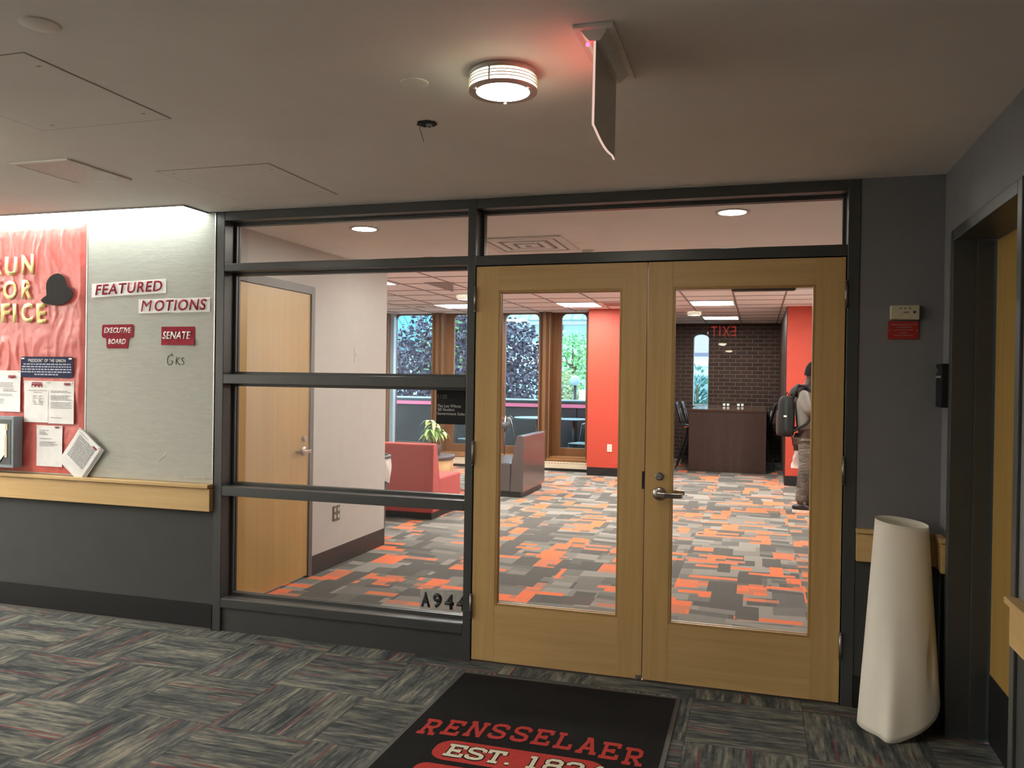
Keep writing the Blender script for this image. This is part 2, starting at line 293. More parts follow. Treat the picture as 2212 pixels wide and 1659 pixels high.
# ------------------------------------------------------------------ mesh helpers
class MB:
    def __init__(s): s.v = []; s.f = []; s.sm = []
    def add(s, vs, fs, smooth=False):
        b = len(s.v); s.v += [tuple(v) for v in vs]
        for f in fs: s.f.append([b + i for i in f]); s.sm.append(smooth)
        return s
    def box(s, x0, x1, y0, y1, z0, z1):
        x0, x1 = min(x0, x1), max(x0, x1); y0, y1 = min(y0, y1), max(y0, y1); z0, z1 = min(z0, z1), max(z0, z1)
        return s.add([(x0, y0, z0), (x1, y0, z0), (x1, y1, z0), (x0, y1, z0), (x0, y0, z1), (x1, y0, z1), (x1, y1, z1), (x0, y1, z1)],
                     [(0, 3, 2, 1), (4, 5, 6, 7), (0, 1, 5, 4), (1, 2, 6, 5), (2, 3, 7, 6), (3, 0, 4, 7)])
    def lathe(s, c, prof, n=32, smooth=True, cap=True):
        # prof: (r, z) pairs, axis +z through c
        vs = []; fs = []
        for r, z in prof:
            for k in range(n):
                a = 2 * PI * k / n; vs.append((c[0] + r * math.cos(a), c[1] + r * math.sin(a), c[2] + z))
        for i in range(len(prof) - 1):
            for k in range(n):
                k2 = (k + 1) % n; fs.append((i * n + k, i * n + k2, (i + 1) * n + k2, (i + 1) * n + k))
        s.add(vs, fs, smooth)
        if cap:
            b = len(s.v) - len(vs)
            if prof[0][0] > 1e-6: s.f.append([b + k for k in reversed(range(n))]); s.sm.append(False)
            if prof[-1][0] > 1e-6: s.f.append([b + (len(prof) - 1) * n + k for k in range(n)]); s.sm.append(False)
        return s
    def tube(s, pts, r, n=10, smooth=True, caps=True):
        pts = [Vector(p) for p in pts]; rs = r if isinstance(r, (list, tuple)) else [r] * len(pts)
        vs = []; fs = []; up = None
        for i, p in enumerate(pts):
            d = (pts[min(i + 1, len(pts) - 1)] - pts[max(i - 1, 0)]).normalized()
            if up is None: up = Vector((0, 0, 1)) if abs(d.z) < 0.9 else Vector((1, 0, 0))
            a = d.cross(up); a = a.normalized() if a.length > 1e-5 else d.orthogonal().normalized()
            b = a.cross(d).normalized(); up = b
            for k in range(n):
                t = 2 * PI * k / n; vs.append(p + rs[i] * (math.cos(t) * a + math.sin(t) * b))
        for i in range(len(pts) - 1):
            for k in range(n):
                k2 = (k + 1) % n; fs.append((i * n + k, i * n + k2, (i + 1) * n + k2, (i + 1) * n + k))
        s.add(vs, fs, smooth)
        if caps:
            b = len(s.v) - len(vs)
            s.f.append([b + k for k in reversed(range(n))]); s.sm.append(False)
            s.f.append([b + (len(pts) - 1) * n + k for k in range(n)]); s.sm.append(False)
        return s
    def prism(s, poly, axis, a, b):
        # poly of 2-D points; axis 'x': (y,z), 'y': (x,z), 'z': (x,y)
        def P(q, t): return {'x': (t, q[0], q[1]), 'y': (q[0], t, q[1]), 'z': (q[0], q[1], t)}[axis]
        n = len(poly)
        vs = [P(q, a) for q in poly] + [P(q, b) for q in poly]
        fs = [tuple(range(n)), tuple(reversed(range(n, 2 * n)))] + [(i, n + i, n + (i + 1) % n, (i + 1) % n) for i in range(n)]
        return s.add(vs, fs)
    def ringplate(s, outer, inner, axis, a, b):
        n = len(outer)
        def P(q, t): return {'x': (t, q[0], q[1]), 'y': (q[0], t, q[1]), 'z': (q[0], q[1], t)}[axis]
        vs = [P(q, a) for q in outer] + [P(q, a) for q in inner] + [P(q, b) for q in outer] + [P(q, b) for q in inner]
        fs = []
        for i in range(n):
            j = (i + 1) % n
            fs += [(i, j, n + j, n + i), (2 * n + j, 2 * n + i, 3 * n + i, 3 * n + j), (j, i, 2 * n + i, 2 * n + j), (n + i, n + j, 3 * n + j, 3 * n + i)]
        return s.add(vs, fs)
    def grid(s, fn, nu, nv, smooth=True, closed_u=False):
        vs = [fn(i / (nu if closed_u else nu - 1), j / (nv - 1)) for j in range(nv) for i in range(nu)]
        fs = []
        for j in range(nv - 1):
            for i in range(nu if closed_u else nu - 1):
                i2 = (i + 1) % nu; fs.append((j * nu + i, j * nu + i2, (j + 1) * nu + i2, (j + 1) * nu + i))
        return s.add(vs, fs, smooth)
    def build(s, name, mat, parent=None, bevel=0.0, seg=2, normals=True):
        me = bpy.data.meshes.new(name)
        vs = [Vector(v) for v in s.v]
        if parent is not None: off = wloc(parent)
        else:
            xs = [v.x for v in vs]; ys = [v.y for v in vs]; zs = [v.z for v in vs]
            off = Vector(((min(xs) + max(xs)) / 2, (min(ys) + max(ys)) / 2, min(zs)))
        me.from_pydata([v - off for v in vs], [], s.f)
        me.polygons.foreach_set('use_smooth', s.sm)
        if normals:
            bm = bmesh.new(); bm.from_mesh(me); bmesh.ops.recalc_face_normals(bm, faces=bm.faces); bm.to_mesh(me); bm.free()
        me.materials.append(M[mat] if isinstance(mat, str) else mat); me.update()
        o = bpy.data.objects.new(name, me); COL.objects.link(o)
        if parent is not None: o.parent = parent
        else: o.location = off
        if bevel:
            md = o.modifiers.new('bevel', 'BEVEL'); md.width = bevel; md.segments = seg; md.limit_method = 'ANGLE'; md.angle_limit = 0.7
        return o
def wloc(o):
    v = Vector((0, 0, 0))
    while o is not None: v = v + Vector(o.location); o = o.parent
    return v
def tag(o, label, cat, group=None, kind=None):
    if label: o['label'] = label
    if cat: o['category'] = cat
    if group: o['group'] = group
    if kind: o['kind'] = kind
    return o
def thing(name, label, cat, loc=(0, 0, 0), group=None, kind=None):
    o = bpy.data.objects.new(name, None); COL.objects.link(o); o.location = loc; o.empty_display_size = 0.1
    return tag(o, label, cat, group, kind)
def struct(name, mb, mat, label, cat):
    return tag(mb.build(name, mat), label, cat, None, 'structure')
def box(x0, x1, y0, y1, z0, z1): return MB().box(x0, x1, y0, y1, z0, z1)
def dup(root, loc, rotz=None, label=None):
    r = root.copy(); COL.objects.link(r); r.location = loc
    if rotz is not None: r.rotation_euler = (0, 0, rotz)
    if label: r['label'] = label
    for ch in root.children:
        c = ch.copy(); COL.objects.link(c); c.parent = r
        for g in ch.children:
            d = g.copy(); COL.objects.link(d); d.parent = c
    return r
TEXTS = []
def text(name, s, w, h, loc, rot, mat, parent=None, bold=0.0, shear=0.0, thick=0.0006, label=None, cat=None, group=None, align='CENTER', space=1.0):
    cu = bpy.data.curves.new(name, 'FONT'); cu.body = s; cu.size = 1.0; cu.align_x = align; cu.offset = bold; cu.shear = shear; cu.resolution_u = 3; cu.space_character = space
    o = bpy.data.objects.new(name + '_tmp', cu); COL.objects.link(o)
    TEXTS.append((o, name, w, h, Vector(loc), rot, mat, parent, thick, label, cat, group))
def flush_texts():
    bpy.context.view_layer.update(); dg = bpy.context.evaluated_depsgraph_get()
    for (o, name, w, h, loc, rot, mat, parent, thick, label, cat, group) in TEXTS:
        me = bpy.data.meshes.new_from_object(o.evaluated_get(dg)); me.name = name
        bm = bmesh.new(); bm.from_mesh(me)
        xs = [v.co.x for v in bm.verts]; ys = [v.co.y for v in bm.verts]
        x0, x1, y0, y1 = min(xs), max(xs), min(ys), max(ys)
        sx = w / (x1 - x0) if w else None; sy = h / (y1 - y0) if h else None
        sx = sx or sy; sy = sy or sx
        for v in bm.verts:
            v.co.x = (v.co.x - (x0 + x1) / 2) * sx; v.co.y = (v.co.y - (y0 + y1) / 2) * sy; v.co.z = 0
        if thick:
            r = bmesh.ops.extrude_face_region(bm, geom=list(bm.faces))
            for e in r['geom']:
                if isinstance(e, bmesh.types.BMVert): e.co.z += thick
            bmesh.ops.recalc_face_normals(bm, faces=bm.faces)
        bm.to_mesh(me); bm.free(); me.materials.clear(); me.materials.append(M[mat])
        n = bpy.data.objects.new(name, me); COL.objects.link(n)
        n.rotation_euler = rot
        if parent is not None: n.parent = parent; n.location = loc - wloc(parent)
        else: n.location = loc
        tag(n, label, cat, group)
        cu = o.data; bpy.data.objects.remove(o); bpy.data.curves.remove(cu)
ROT_WALL = (PI / 2, 0, 0)          # reads from the -y side
ZC = 2.509                          # corridor ceiling
ZT = 2.69                           # tiled ceiling of the suite
# ------------------------------------------------------------------ setting: corridor
struct('floor', box(-6, 2.5, -24, 0.075, -0.12, 0.0), 'corr_carpet', 'dark grey streaked carpet tiles of the corridor', 'carpet floor')
m = box(-6.1, 3.6, 0.075, 9.56, -0.12, 0.0); m.box(-0.36, 3.6, 9.56, 12.5, -0.12, 0.0)
struct('floor', m, 'suite_carpet', 'grey and orange patchwork carpet inside the suite', 'carpet floor')
struct('ceiling', box(-6, 2.5, -24, 0.16, ZC, ZC + 0.05), 'ceil', 'dim painted ceiling of the corridor', 'ceiling')
wl = struct('wall_left', box(-6, -1.652, 0.012, 0.16, 0, ZC), 'grey_low', 'dark grey corridor wall below the tackboards', 'wall')
struct('wall_front', box(1.923, 2.283, 0.004, 0.16, 0.0, 0.70), 'grey_low', 'dark lower wall behind the paper roll', 'wall')
struct('wall_front', box(1.923, 2.283, 0.004, 0.16, 0.70, ZC), 'grey_up', 'grey wall between the glass doors and the right corner', 'wall')
DY0, DY1, DZ = -0.168, -1.19, 2.215     # frame of the door in the right wall (outer)
mb = box(2.283, 2.48, -0.205, 0.16, 0.70, ZC); mb.box(2.283, 2.48, -1.15, -0.205, DZ - 0.03, ZC); mb.box(2.283, 2.48, -24, -1.15, 0.70, ZC)
struct('wall_right', mb, 'grey_up', 'grey right wall around the wooden door', 'wall')
mb = box(2.283, 2.48, -0.205, 0.16, 0.0, 0.70); mb.box(2.283, 2.48, -24, -1.15, 0.0, 0.70)
struct('wall_right', mb, 'grey_low', 'dark lower part of the right wall', 'wall')
struct('wall_back', box(-6, -1.0, -5.75, -5.6, 0, ZC), 'wall_pale', 'corridor wall behind the camera, made pale to bounce light', 'wall')
struct('wall_back', box(-1.15, -1.0, -24, -5.75, 0, ZC), 'wall_pale', 'side wall of the far corridor, made pale to bounce light', 'wall')
struct('wall_back', box(-1.15, 2.5, -24.1, -24, 0, ZC), 'grey_low', 'dark end wall of the far corridor', 'wall')
struct('wall_left', box(-6.1, -6, -5.6, 0.0, 0, ZC), 'wall_pale', 'end wall at the left of the corridor, made pale to bounce light', 'wall')
mb = box(-6, -1.652, -0.002, 0.012, 0.012, 0.152)
struct('baseboard_left', mb, 'black', 'black vinyl baseboard under the tackboards', 'baseboard')
struct('trim_1', box(-6, -1.652, -0.006, 0.004, 0.0, 0.011), 'frame_in', 'thin grey strip between carpet and baseboard', 'trim')
struct('baseboard_right', box(1.923, 2.283, -0.006, 0.004, 0, 0.15), 'black', 'black baseboard behind the paper roll', 'baseboard')
# wooden ledge below the boards
t = thing('trim_2', 'long maple ledge running below the tackboards', 'wooden ledge', (-3.8, -0.01, 0.71), kind='structure')
box(-6, -1.656, -0.030, 0.012, 0.716, 0.852).build('apron', 'maple_h', t, 0.002)
box(-6, -1.654, -0.052, 0.012, 0.856, 0.878).build('nosing', 'maple_h', t, 0.003)
t = thing('trim_3', 'short maple chair rail behind the paper roll', 'chair rail', (2.1, -0.01, 0.69), kind='structure')
box(1.924, 2.257, -0.024, 0.003, 0.70, 0.83).build('apron', 'maple_h', t, 0.002); box(1.922, 2.25, -0.036, 0.003, 0.834, 0.854).build('nosing', 'maple_h', t, 0.002)
t = thing('trim_4', 'small maple chair rail between corner and dark door frame', 'chair rail', (2.27, -0.1, 0.69), kind='structure')
box(2.258, 2.282, -0.166, 0.0, 0.70, 0.83).build('apron', 'maple_y', t, 0.002); box(2.251, 2.282, -0.166, -0.03, 0.834, 0.854).build('nosing', 'maple_y', t, 0.002)
t = thing('trim_5', 'maple chair rail at the right edge beyond the wooden door', 'chair rail', (2.27, -2, 0.69), kind='structure')
box(2.256, 2.282, -5.5, -1.196, 0.70, 0.83).build('apron', 'maple_y', t, 0.002); box(2.242, 2.282, -5.5, -1.185, 0.834, 0.854).build('nosing', 'maple_y', t, 0.002)
# ------------------------------------------------------------------ storefront: side light
FD = 0.16; GY = 0.119
def pane_with_stops(root, x0, x1, z0, z1, s=0.016):
    m = box(x0, x0 + s, GY - 0.022, GY - 0.004, z0, z1); m.box(x1 - s, x1, GY - 0.022, GY - 0.004, z0, z1)
    m.box(x0 + s, x1 - s, GY - 0.022, GY - 0.004, z0, z0 + s); m.box(x0 + s, x1 - s, GY - 0.022, GY - 0.004, z1 - s, z1)
    m.build('glazing_stop', 'frame', root)
    g = MB().box(x0 + s - .004, x1 - s + .004, GY - 0.002, GY + 0.002, z0 + s - .004, z1 - s + .004)
    g.build('glass_pane', 'glass', root)
    m = box(x0, x0 + s, GY + 0.004, GY + 0.02, z0, z1); m.box(x1 - s, x1, GY + 0.004, GY + 0.02, z0, z1)
    m.box(x0 + s, x1 - s, GY + 0.004, GY + 0.02, z0, z0 + s); m.box(x0 + s, x1 - s, GY + 0.004, GY + 0.02, z1 - s, z1)
    m.build('glazing_stop', 'frame', root)
XL0, XL1, XM0, XM1, XR0, XR1 = -1.650, -1.594, -0.052, -0.006, 1.866, 1.922
t = thing('window_1', 'charcoal framed glass side panel of four panes left of the wooden doors', 'glass partition', (-0.85, 0.08, 0), kind='structure')
box(XL0, XL1, 0, FD, 0, ZC - .002).build('frame_post', 'frame', t, 0.003); box(XM0, XM1, 0, FD, 0, ZC - .002).build('frame_post', 'frame', t, 0.003)
R = [(0.1432, 0.1971), (0.8126, 0.8685), (1.483, 1.5397), (2.1535, 2.1986), (2.455, ZC - .002)]
for a, b in R: box(XL1, XM0, 0.001, FD - .001, a, b).build('frame_rail', 'frame', t, 0.003)
box(XL1, XM0, 0.018, FD - .02, 0.0, 0.1432).build('bottom_panel', 'frame', t)
for k in range(4): pane_with_stops(t, XL1, XM0, R[k][1], R[k + 1][0])
t = thing('window_2', 'long charcoal framed transom glass above the double doors', 'transom window', (0.93, 0.08, 2.14), kind='structure')
box(XM1, XR0, 0.001, FD - .001, 2.455, ZC - .002).build('frame_rail', 'frame', t, 0.003); box(XM1, XR0, 0.0, FD - .001, 2.1455, 2.199).build('frame_rail', 'frame', t, 0.003)
pane_with_stops(t, XM1, XR0, 2.199, 2.455)
t = thing('trim_6', 'charcoal frame post at the right side of the double doors', 'door frame', (1.9, 0.08, 0), kind='structure')
box(XR0, XR1, 0, FD, 0, ZC - .002).build('frame_post', 'frame', t, 0.003); box(1.846, XR0, .053, .075, .012, 2.1455).build('door_stop', 'frame', t); box(.012, 1.846, .053, .075, 2.128, 2.1455).build('door_stop', 'frame', t); box(XM1, .012, .053, .075, .012, 2.1455).build('door_stop', 'frame', t)
# ------------------------------------------------------------------ double doors
def lever_set(root, x, z, y, side, dirx):
    # side -1: corridor face, +1: suite face
    s = side
    rose = MB(); rose.lathe((0, 0, 0), [(0.034, 0), (0.034, 0.006), (0.028, 0.012), (0.014, 0.014)], 28)
    rose.v = [(x + a, y + s * c, z + b) for a, b, c in rose.v]
    h = rose.build('lever_handle', 'steel', root)
    lv = MB(); lv.tube([(x, y + s * .012, z), (x, y + s * .055, z)], 0.0105, 14)
    pts = [(x - dirx * .012, y + s * .055, z), (x + dirx * .03, y + s * .058, z), (x + dirx * .085, y + s * .055, z - .003), (x + dirx * .113, y + s * .045, z - .003), (x + dirx * .12, y + s * .033, z - .002)]
    def prof(i, p):
        return [(p[0], p[1] - .006, p[2] - .011), (p[0], p[1] + .006, p[2] - .011), (p[0], p[1] + .006, p[2] + .011), (p[0], p[1] - .006, p[2] + .011)]
    vs = []; fs = []
    for i, p in enumerate(pts): vs += prof(i, p)
    for i in range(len(pts) - 1):
        for k in range(4): fs.append((i * 4 + k, i * 4 + (k + 1) % 4, i * 4 + 4 + (k + 1) % 4, i * 4 + 4 + k))
    fs += [(3, 2, 1, 0), tuple(len(vs) - 4 + k for k in range(4))]
    lv.add(vs, fs)
    lv.build('lever', 'steel', h, 0.002)
    return h
def hinge(root, x, z, y=-0.004, n=3, axis='x'):
    m = MB(); m.lathe((x, y, z - .062), [(0.0075, 0), (0.0075, 0.124)], 14)
    m.lathe((x, y, z - .066), [(0.005, 0), (0.0085, 0.004)], 14); m.lathe((x, y, z + .062), [(0.0085, 0), (0.005, 0.005)], 14)
    for q in (-.022, .022): m.lathe((x, y, z + q - .0012), [(0.0082, 0), (0.0082, .0024)], 14)
    return m.build('hinge', 'hinge', root)
def glazed_leaf(name, label, x0, x1, gx0, gx1, gz0, gz1, y0=0.004, y1=0.048):
    z0, z1 = 0.012, 2.14
    t = thing(name, label, 'wooden door', ((x0 + x1) / 2, (y0 + y1) / 2, z0), kind='structure')
    ss = 0.012
    box(x0, gx0 - ss, y0, y1, z0, z1).build('stile', 'maple', t, 0.0015); box(gx1 + ss, x1, y0, y1, z0, z1).build('stile', 'maple', t, 0.0015)
    box(gx0 - ss, gx1 + ss, y0 + .0003, y1, gz1 + ss, z1).build('top_rail', 'maple_h', t); box(gx0 - ss, gx1 + ss, y0 + .0003, y1, z0, gz0 - ss).build('bottom_rail', 'maple_h', t)
    m = MB()
    for (a, b) in ((y0 + .001, y0 + .016), (y1 - .016, y1 - .001)):
        m.box(gx0 - ss, gx0, a, b, gz0 - ss, gz1 + ss); m.box(gx1, gx1 + ss, a, b, gz0 - ss, gz1 + ss)
        m.box(gx0, gx1, a, b, gz0 - ss, gz0); m.box(gx0, gx1, a, b, gz1, gz1 + ss)
    m.build('glazing_bead', 'bead', t, 0.002)
    box(gx0 - .005, gx1 + .005, 0.024, 0.029, gz0 - .005, gz1 + .005).build('glass_pane', 'glass', t)
    return t
DL = glazed_leaf('door_1', 'left maple door leaf with a tall glass pane and no handle', 0.0, 0.9205, 0.140, 0.781, 0.328, 1.997)
DR = glazed_leaf('door_2', 'right maple door leaf with glass pane, lever handle and lock', 0.9255, 1.860, 1.062, 1.715, 0.319, 2.0)
for z in (1.9625, 1.13, 0.302): hinge(DL, -0.004, z)
for z in (1.963, 1.123, 0.284): hinge(DR, 1.8635, z)
lever_set(DR, 0.997, 0.966, 0.004, -1, 1); lever_set(DR, 0.997, 0.966, 0.048, 1, 1)
def lock_cyl(root, x, z, y, s=-1):
    m = MB(); m.lathe((0, 0, 0), [(0.021, 0), (0.0205, .005), (0.016, .010)], 28); m.v = [(x + a, y + s * c, z + b) for a, b, c in m.v]
    k = m.build('lock_cylinder', 'hinge', root)
    m = MB(); m.lathe((0, 0, 0), [(0.0135, .008), (0.0135, .0125)], 24); m.v = [(x + a, y + s * c, z + b) for a, b, c in m.v]
    m.build('lock_plug', 'alum', k); box(x - .009, x + .009, y + s * .0135, y + s * .0128, z - .001, z + .001).build('keyway', 'ink_black', k)
lock_cyl(DR, 0.996, 1.053, 0.004)
box(0.908, 0.9205, 0.0035, 0.006, 0.985, 1.075).build('strike_plate', 'gasket', DL)
mm = box(0.889, 0.913, -0.004, 0.004, 0.013, 0.036); mm.build('floor_bolt', 'alum', DL, 0.002)
mm = box(1.33, 1.64, 0.0485, 0.10, 1.99, 2.052); mm.build('door_closer', 'frame_in', DR, 0.012, 3)
# aluminium threshold under the doors
struct('trim_7', box(0.0, 1.86, 0.0, 0.11, 0.0, 0.008), 'hinge', 'flat metal threshold strip under the double doors', 'threshold')
# ------------------------------------------------------------------ right-hand wooden door
t = thing('door_3', 'plain maple door in the dark frame at the right edge', 'wooden door', (2.45, -0.68, 0), kind='structure')
FX = 2.272
mb = box(FX, 2.48, DY0 - .05, DY0, 0, DZ); mb.build('frame_jamb', 'frame', t, 0.003)
box(FX, 2.48, DY1, DY1 + .05, 0, DZ).build('frame_jamb', 'frame', t, 0.003); box(FX, 2.48, DY1 + .05, DY0 - .05, DZ - .05, DZ).build('frame_head', 'frame', t, 0.003)
box(2.365, 2.425, DY0 - .065, DY0 - .05, 0, DZ - .05).build('door_stop', 'frame', t)
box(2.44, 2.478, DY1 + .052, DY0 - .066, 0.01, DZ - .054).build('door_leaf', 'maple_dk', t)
box(2.435, 2.44, DY1 + .06, DY0 - .075, 0.012, 0.30).build('kick_plate', 'black', t)
# ------------------------------------------------------------------ corridor ceiling objects
def drum_lamp(loc, label, first=[None]):
    if first[0]: return dup(first[0], loc, None, label)
    t = thing('ceiling_light', label, 'ceiling light', (0, 0, 0), 'drum lights along the corridor ceiling')
    m = MB().lathe((0, 0, 0), [(0.106, 0), (0.109, -.002), (0.109, -.017), (0.10, -.0172)], 64); m.build('base_ring', 'lamp_metal', t)
    MB().lathe((0, 0, 0), [(0.099, -.0175), (0.099, -.0595)], 64, cap=False).build('side_diffuser', 'lamp_side', t)
    MB().lathe((0, 0, 0), [(0.0001, -.0605), (0.0855, -.0605)], 64, cap=False).build('bottom_diffuser', 'lamp_bottom', t)
    for z in (-.027, -.0365, -.046):
        n = 64; m = MB()
        inner = [(0.0995 * math.cos(2 * PI * k / n), 0.0995 * math.sin(2 * PI * k / n)) for k in range(n)]
        outer = [(0.109 * math.cos(2 * PI * k / n), 0.109 * math.sin(2 * PI * k / n)) for k in range(n)]
        m.ringplate(outer, inner, 'z', z - .0016, z + .0016); m.build('louver_ring', 'lamp_metal', t)
    inner = [(0.085 * math.cos(2 * PI * k / n), 0.085 * math.sin(2 * PI * k / n)) for k in range(n)]
    m = MB().ringplate(outer, inner, 'z', -.0635, -.0565); m.build('bottom_ring', 'lamp_metal', t)
    for k in range(3):
        a = -PI / 2 - 0.12 + k * 2 * PI / 3
        MB().tube([(0.1045 * math.cos(a), 0.1045 * math.sin(a), -.017), (0.1045 * math.cos(a), 0.1045 * math.sin(a), -.057)], 0.003, 8).build('post', 'lamp_metal', t)
        b = a + PI / 3 + .35
        MB().lathe((0.097 * math.cos(b), 0.097 * math.sin(b), -.069), [(0.002, 0), (0.005, .002), (0.005, .0055)], 12).build('screw', 'white_plastic', t)
    t.location = loc; first[0] = t; return t
drum_lamp((0.676, -1.70, ZC), 'lit louvered drum ceiling light in front of the glass doors')
for x, y, lb in ((-1.78, -1.70, 'drum ceiling light just outside the left edge of the photo'), (-4.2, -1.70, 'drum ceiling light far to the left, above the tackboard wall'), (-1.78, -4.45, 'drum ceiling light behind and left of the photographer')):
    drum_lamp((x, y, ZC), lb)
for k, y in enumerate((-7.2, -11.9, -16.5, -21.0)):
    drum_lamp((0.62, y, ZC), ['first', 'second', 'third', 'farthest'][k] + ' drum light down the corridor behind the camera, seen as a reflection')
# exit sign, edge-on
def exit_sign():
    t = thing('exit_sign', 'clear edge-lit exit sign hanging edge-on beside the drum light', 'exit sign', (1.02, -1.78, ZC))
    box(0.963, 1.077, -1.985, -1.562, ZC - .010, ZC).build('ceiling_plate', 'white_plastic', t, 0.003)
    m = MB(); b = [(0.982, -1.965), (1.058, -1.965), (1.058, -1.60), (0.982, -1.60)]; c = [(1.005, -1.955), (1.036, -1.955), (1.036, -1.615), (1.005, -1.615)]
    vs = [(x, y, ZC - .010) for x, y in b] + [(x, y, ZC - .036) for x, y in c]
    m.add(vs, [(3, 2, 1, 0), (4, 5, 6, 7)] + [(i, (i + 1) % 4, 4 + (i + 1) % 4, 4 + i) for i in range(4)]); m.build('canopy', 'white_plastic', t)
    prof = [(-1.955, ZC - .036), (-1.965, 2.24)]
    for k in range(1, 10): y = -1.965 + k * .034; prof.append((y, 2.24 - .016 * math.sin(PI * k / 10)))
    prof += [(-1.625, 2.232), (-1.62, ZC - .036)]
    MB().prism(prof, 'x', 1.0185, 1.0245).build('panel', 'acrylic', t)
    e = MB(); q = [(1.0215, y, z) for y, z in prof[1:-1]]; e.tube([(1.0215, -1.958, ZC - .04), (1.0215, -1.9665, 2.2385)] + q[1:], 0.0034, 8); e.build('edge', 'acrylic_edge', t)
    text('lettering', 'EXIT', 0.27, 0.15, (1.0178, -1.79, 2.355), (PI / 2, 0, -PI / 2), 'exit_red', t, 0.006, space=1.2)
    MB().lathe((1.0, -1.95, ZC - .05), [(0.0005, 0), (0.005, .004), (0.005, .008), (0.0005, .012)], 10).build('indicator_lamp', 'led_red', t)
    return t
exit_sign()
t = thing('exit_sign', 'lit red exit sign down the corridor behind the camera, seen mirrored in the glass', 'exit sign', (0.96, -8.4, ZC))
box(0.74, 1.18, -8.43, -8.40, 2.20, 2.40).build('panel', 'plaque', t, 0.003); box(0.86, 1.06, -8.46, -8.37, 2.40, ZC).build('canopy', 'white_plastic', t)
text('lettering', 'EXIT', 0.36, 0.15, (0.96, -8.398, 2.30), (PI / 2, 0, PI), 'exit_far', t, 0.006, space=1.2)
# round cover plates
def cover(x, y, r, label):
    t = thing('ceiling_cover', label, 'cover plate', (x, y, ZC), 'round blank covers on the corridor ceiling')
    MB().lathe((x, y, ZC - .0045), [(0.001, 0), (r * .95, .0003), (r, .0015), (r, .0043)], 40).build('plate', 'ceil', t)
cover(0.366, -1.69, 0.046, 'round blank ceiling cover left of the drum light'); cover(-0.475, -2.37, 0.052, 'round blank ceiling cover at the upper left corner')
t = thing('broken_sprinkler_hole', 'jagged dark hole in the ceiling with a wire hanging out, below the drum light', 'ceiling hole', (0.238, -1.279, ZC))
m = MB(); n = 22
pts = [(0.238 + (0.038 + random.uniform(-.007, .006)) * math.cos(2 * PI * k / n), -1.279 + (0.042 + random.uniform(-.008, .008)) * math.sin(2 * PI * k / n)) for k in range(n)]
m.prism(pts, 'z', ZC - .0035, ZC - .0005); m.build('opening', 'hole', t)
MB().lathe((0.245, -1.272, ZC - .009), [(0.001, 0), (0.012, .001), (0.014, .006)], 14).build('fitting', 'boxgrey', t)
MB().tube([(0.215, -1.29, ZC - .002), (0.205, -1.27, ZC - .016), (0.19, -1.21, ZC - .028), (0.186, -1.185, ZC - .04)], 0.0016, 6).build('wire', 'ink', t)
# access panels, grille, cove light
def access(x0, x1, y0, y1, label):
    t = thing('access_panel', label, 'access panel', ((x0 + x1) / 2, (y0 + y1) / 2, ZC), 'flush access panels in the corridor ceiling')
    box(x0 + .004, x1 - .004, y0 + .004, y1 - .004, ZC - .0022, ZC - .0002).build('panel', 'ceil', t)
    w = .003; m = box(x0, x1, y0, y0 + w, ZC - .0016, ZC - .0004); m.box(x0, x1, y1 - w, y1, ZC - .0016, ZC - .0004); m.box(x0, x0 + w, y0 + w, y1 - w, ZC - .0016, ZC - .0004); m.box(x1 - w, x1, y0 + w, y1 - w, ZC - .0016, ZC - .0004)
    m.build('seam', 'tbar', t)
    for a, b in ((x0 + .05, y0 + .06), (x1 - .05, y0 + .1), (x0 + .1, y1 - .05), (x1 - .06, y1 - .08)): box(a - .008, a + .008, b - .003, b + .003, ZC - .0028, ZC - .002).build('screw_slot', 'tbar', t)
access(-1.31, -0.69, -2.225, -1.57, 'square access panel in the ceiling near the upper left corner'); access(-1.32, -0.70, -0.91, -0.265, 'square access panel in the ceiling just before the glass partition')
t = thing('air_return_grille', 'grey rectangular air grille in the left ceiling', 'air vent', (-1.73, -1.0, ZC))
x0, x1, y0, y1 = -1.895, -1.555, -1.205, -0.80
m = box(x0, x1, y0, y0 + .02, ZC - .008, ZC - .0005); m.box(x0, x1, y1 - .02, y1, ZC - .008, ZC - .0005); m.box(x0, x0 + .02, y0 + .02, y1 - .02, ZC - .008, ZC - .0005); m.box(x1 - .02, x1, y0 + .02, y1 - .02, ZC - .008, ZC - .0005)
m.build('frame', 'ceil', t, .002)
box(x0 + .02, x1 - .02, y0 + .02, y1 - .02, ZC - .002, ZC - .0008).build('backing', 'tbar', t)
m = MB()
for k in range(26): y = y0 + .024 + k * .0139; m.box(x0 + .02, x1 - .02, y, y + .0085, ZC - .006, ZC - .003)
m.build('louver', 'white_plastic', t)
t = thing('cove_light', 'bright linear light along the ceiling above the tackboards', 'ceiling light', (-3.8, -0.12, ZC))
box(-5.9, -1.712, -0.225, -0.005, ZC - .006, ZC - .001).build('diffuser', 'cove', t)
m = box(-5.9, -1.706, -0.231, -0.225, ZC - .009, ZC - .0005); m.box(-1.712, -1.706, -0.225, -0.003, ZC - .009, ZC - .0005); m.build('frame', 'hinge', t)
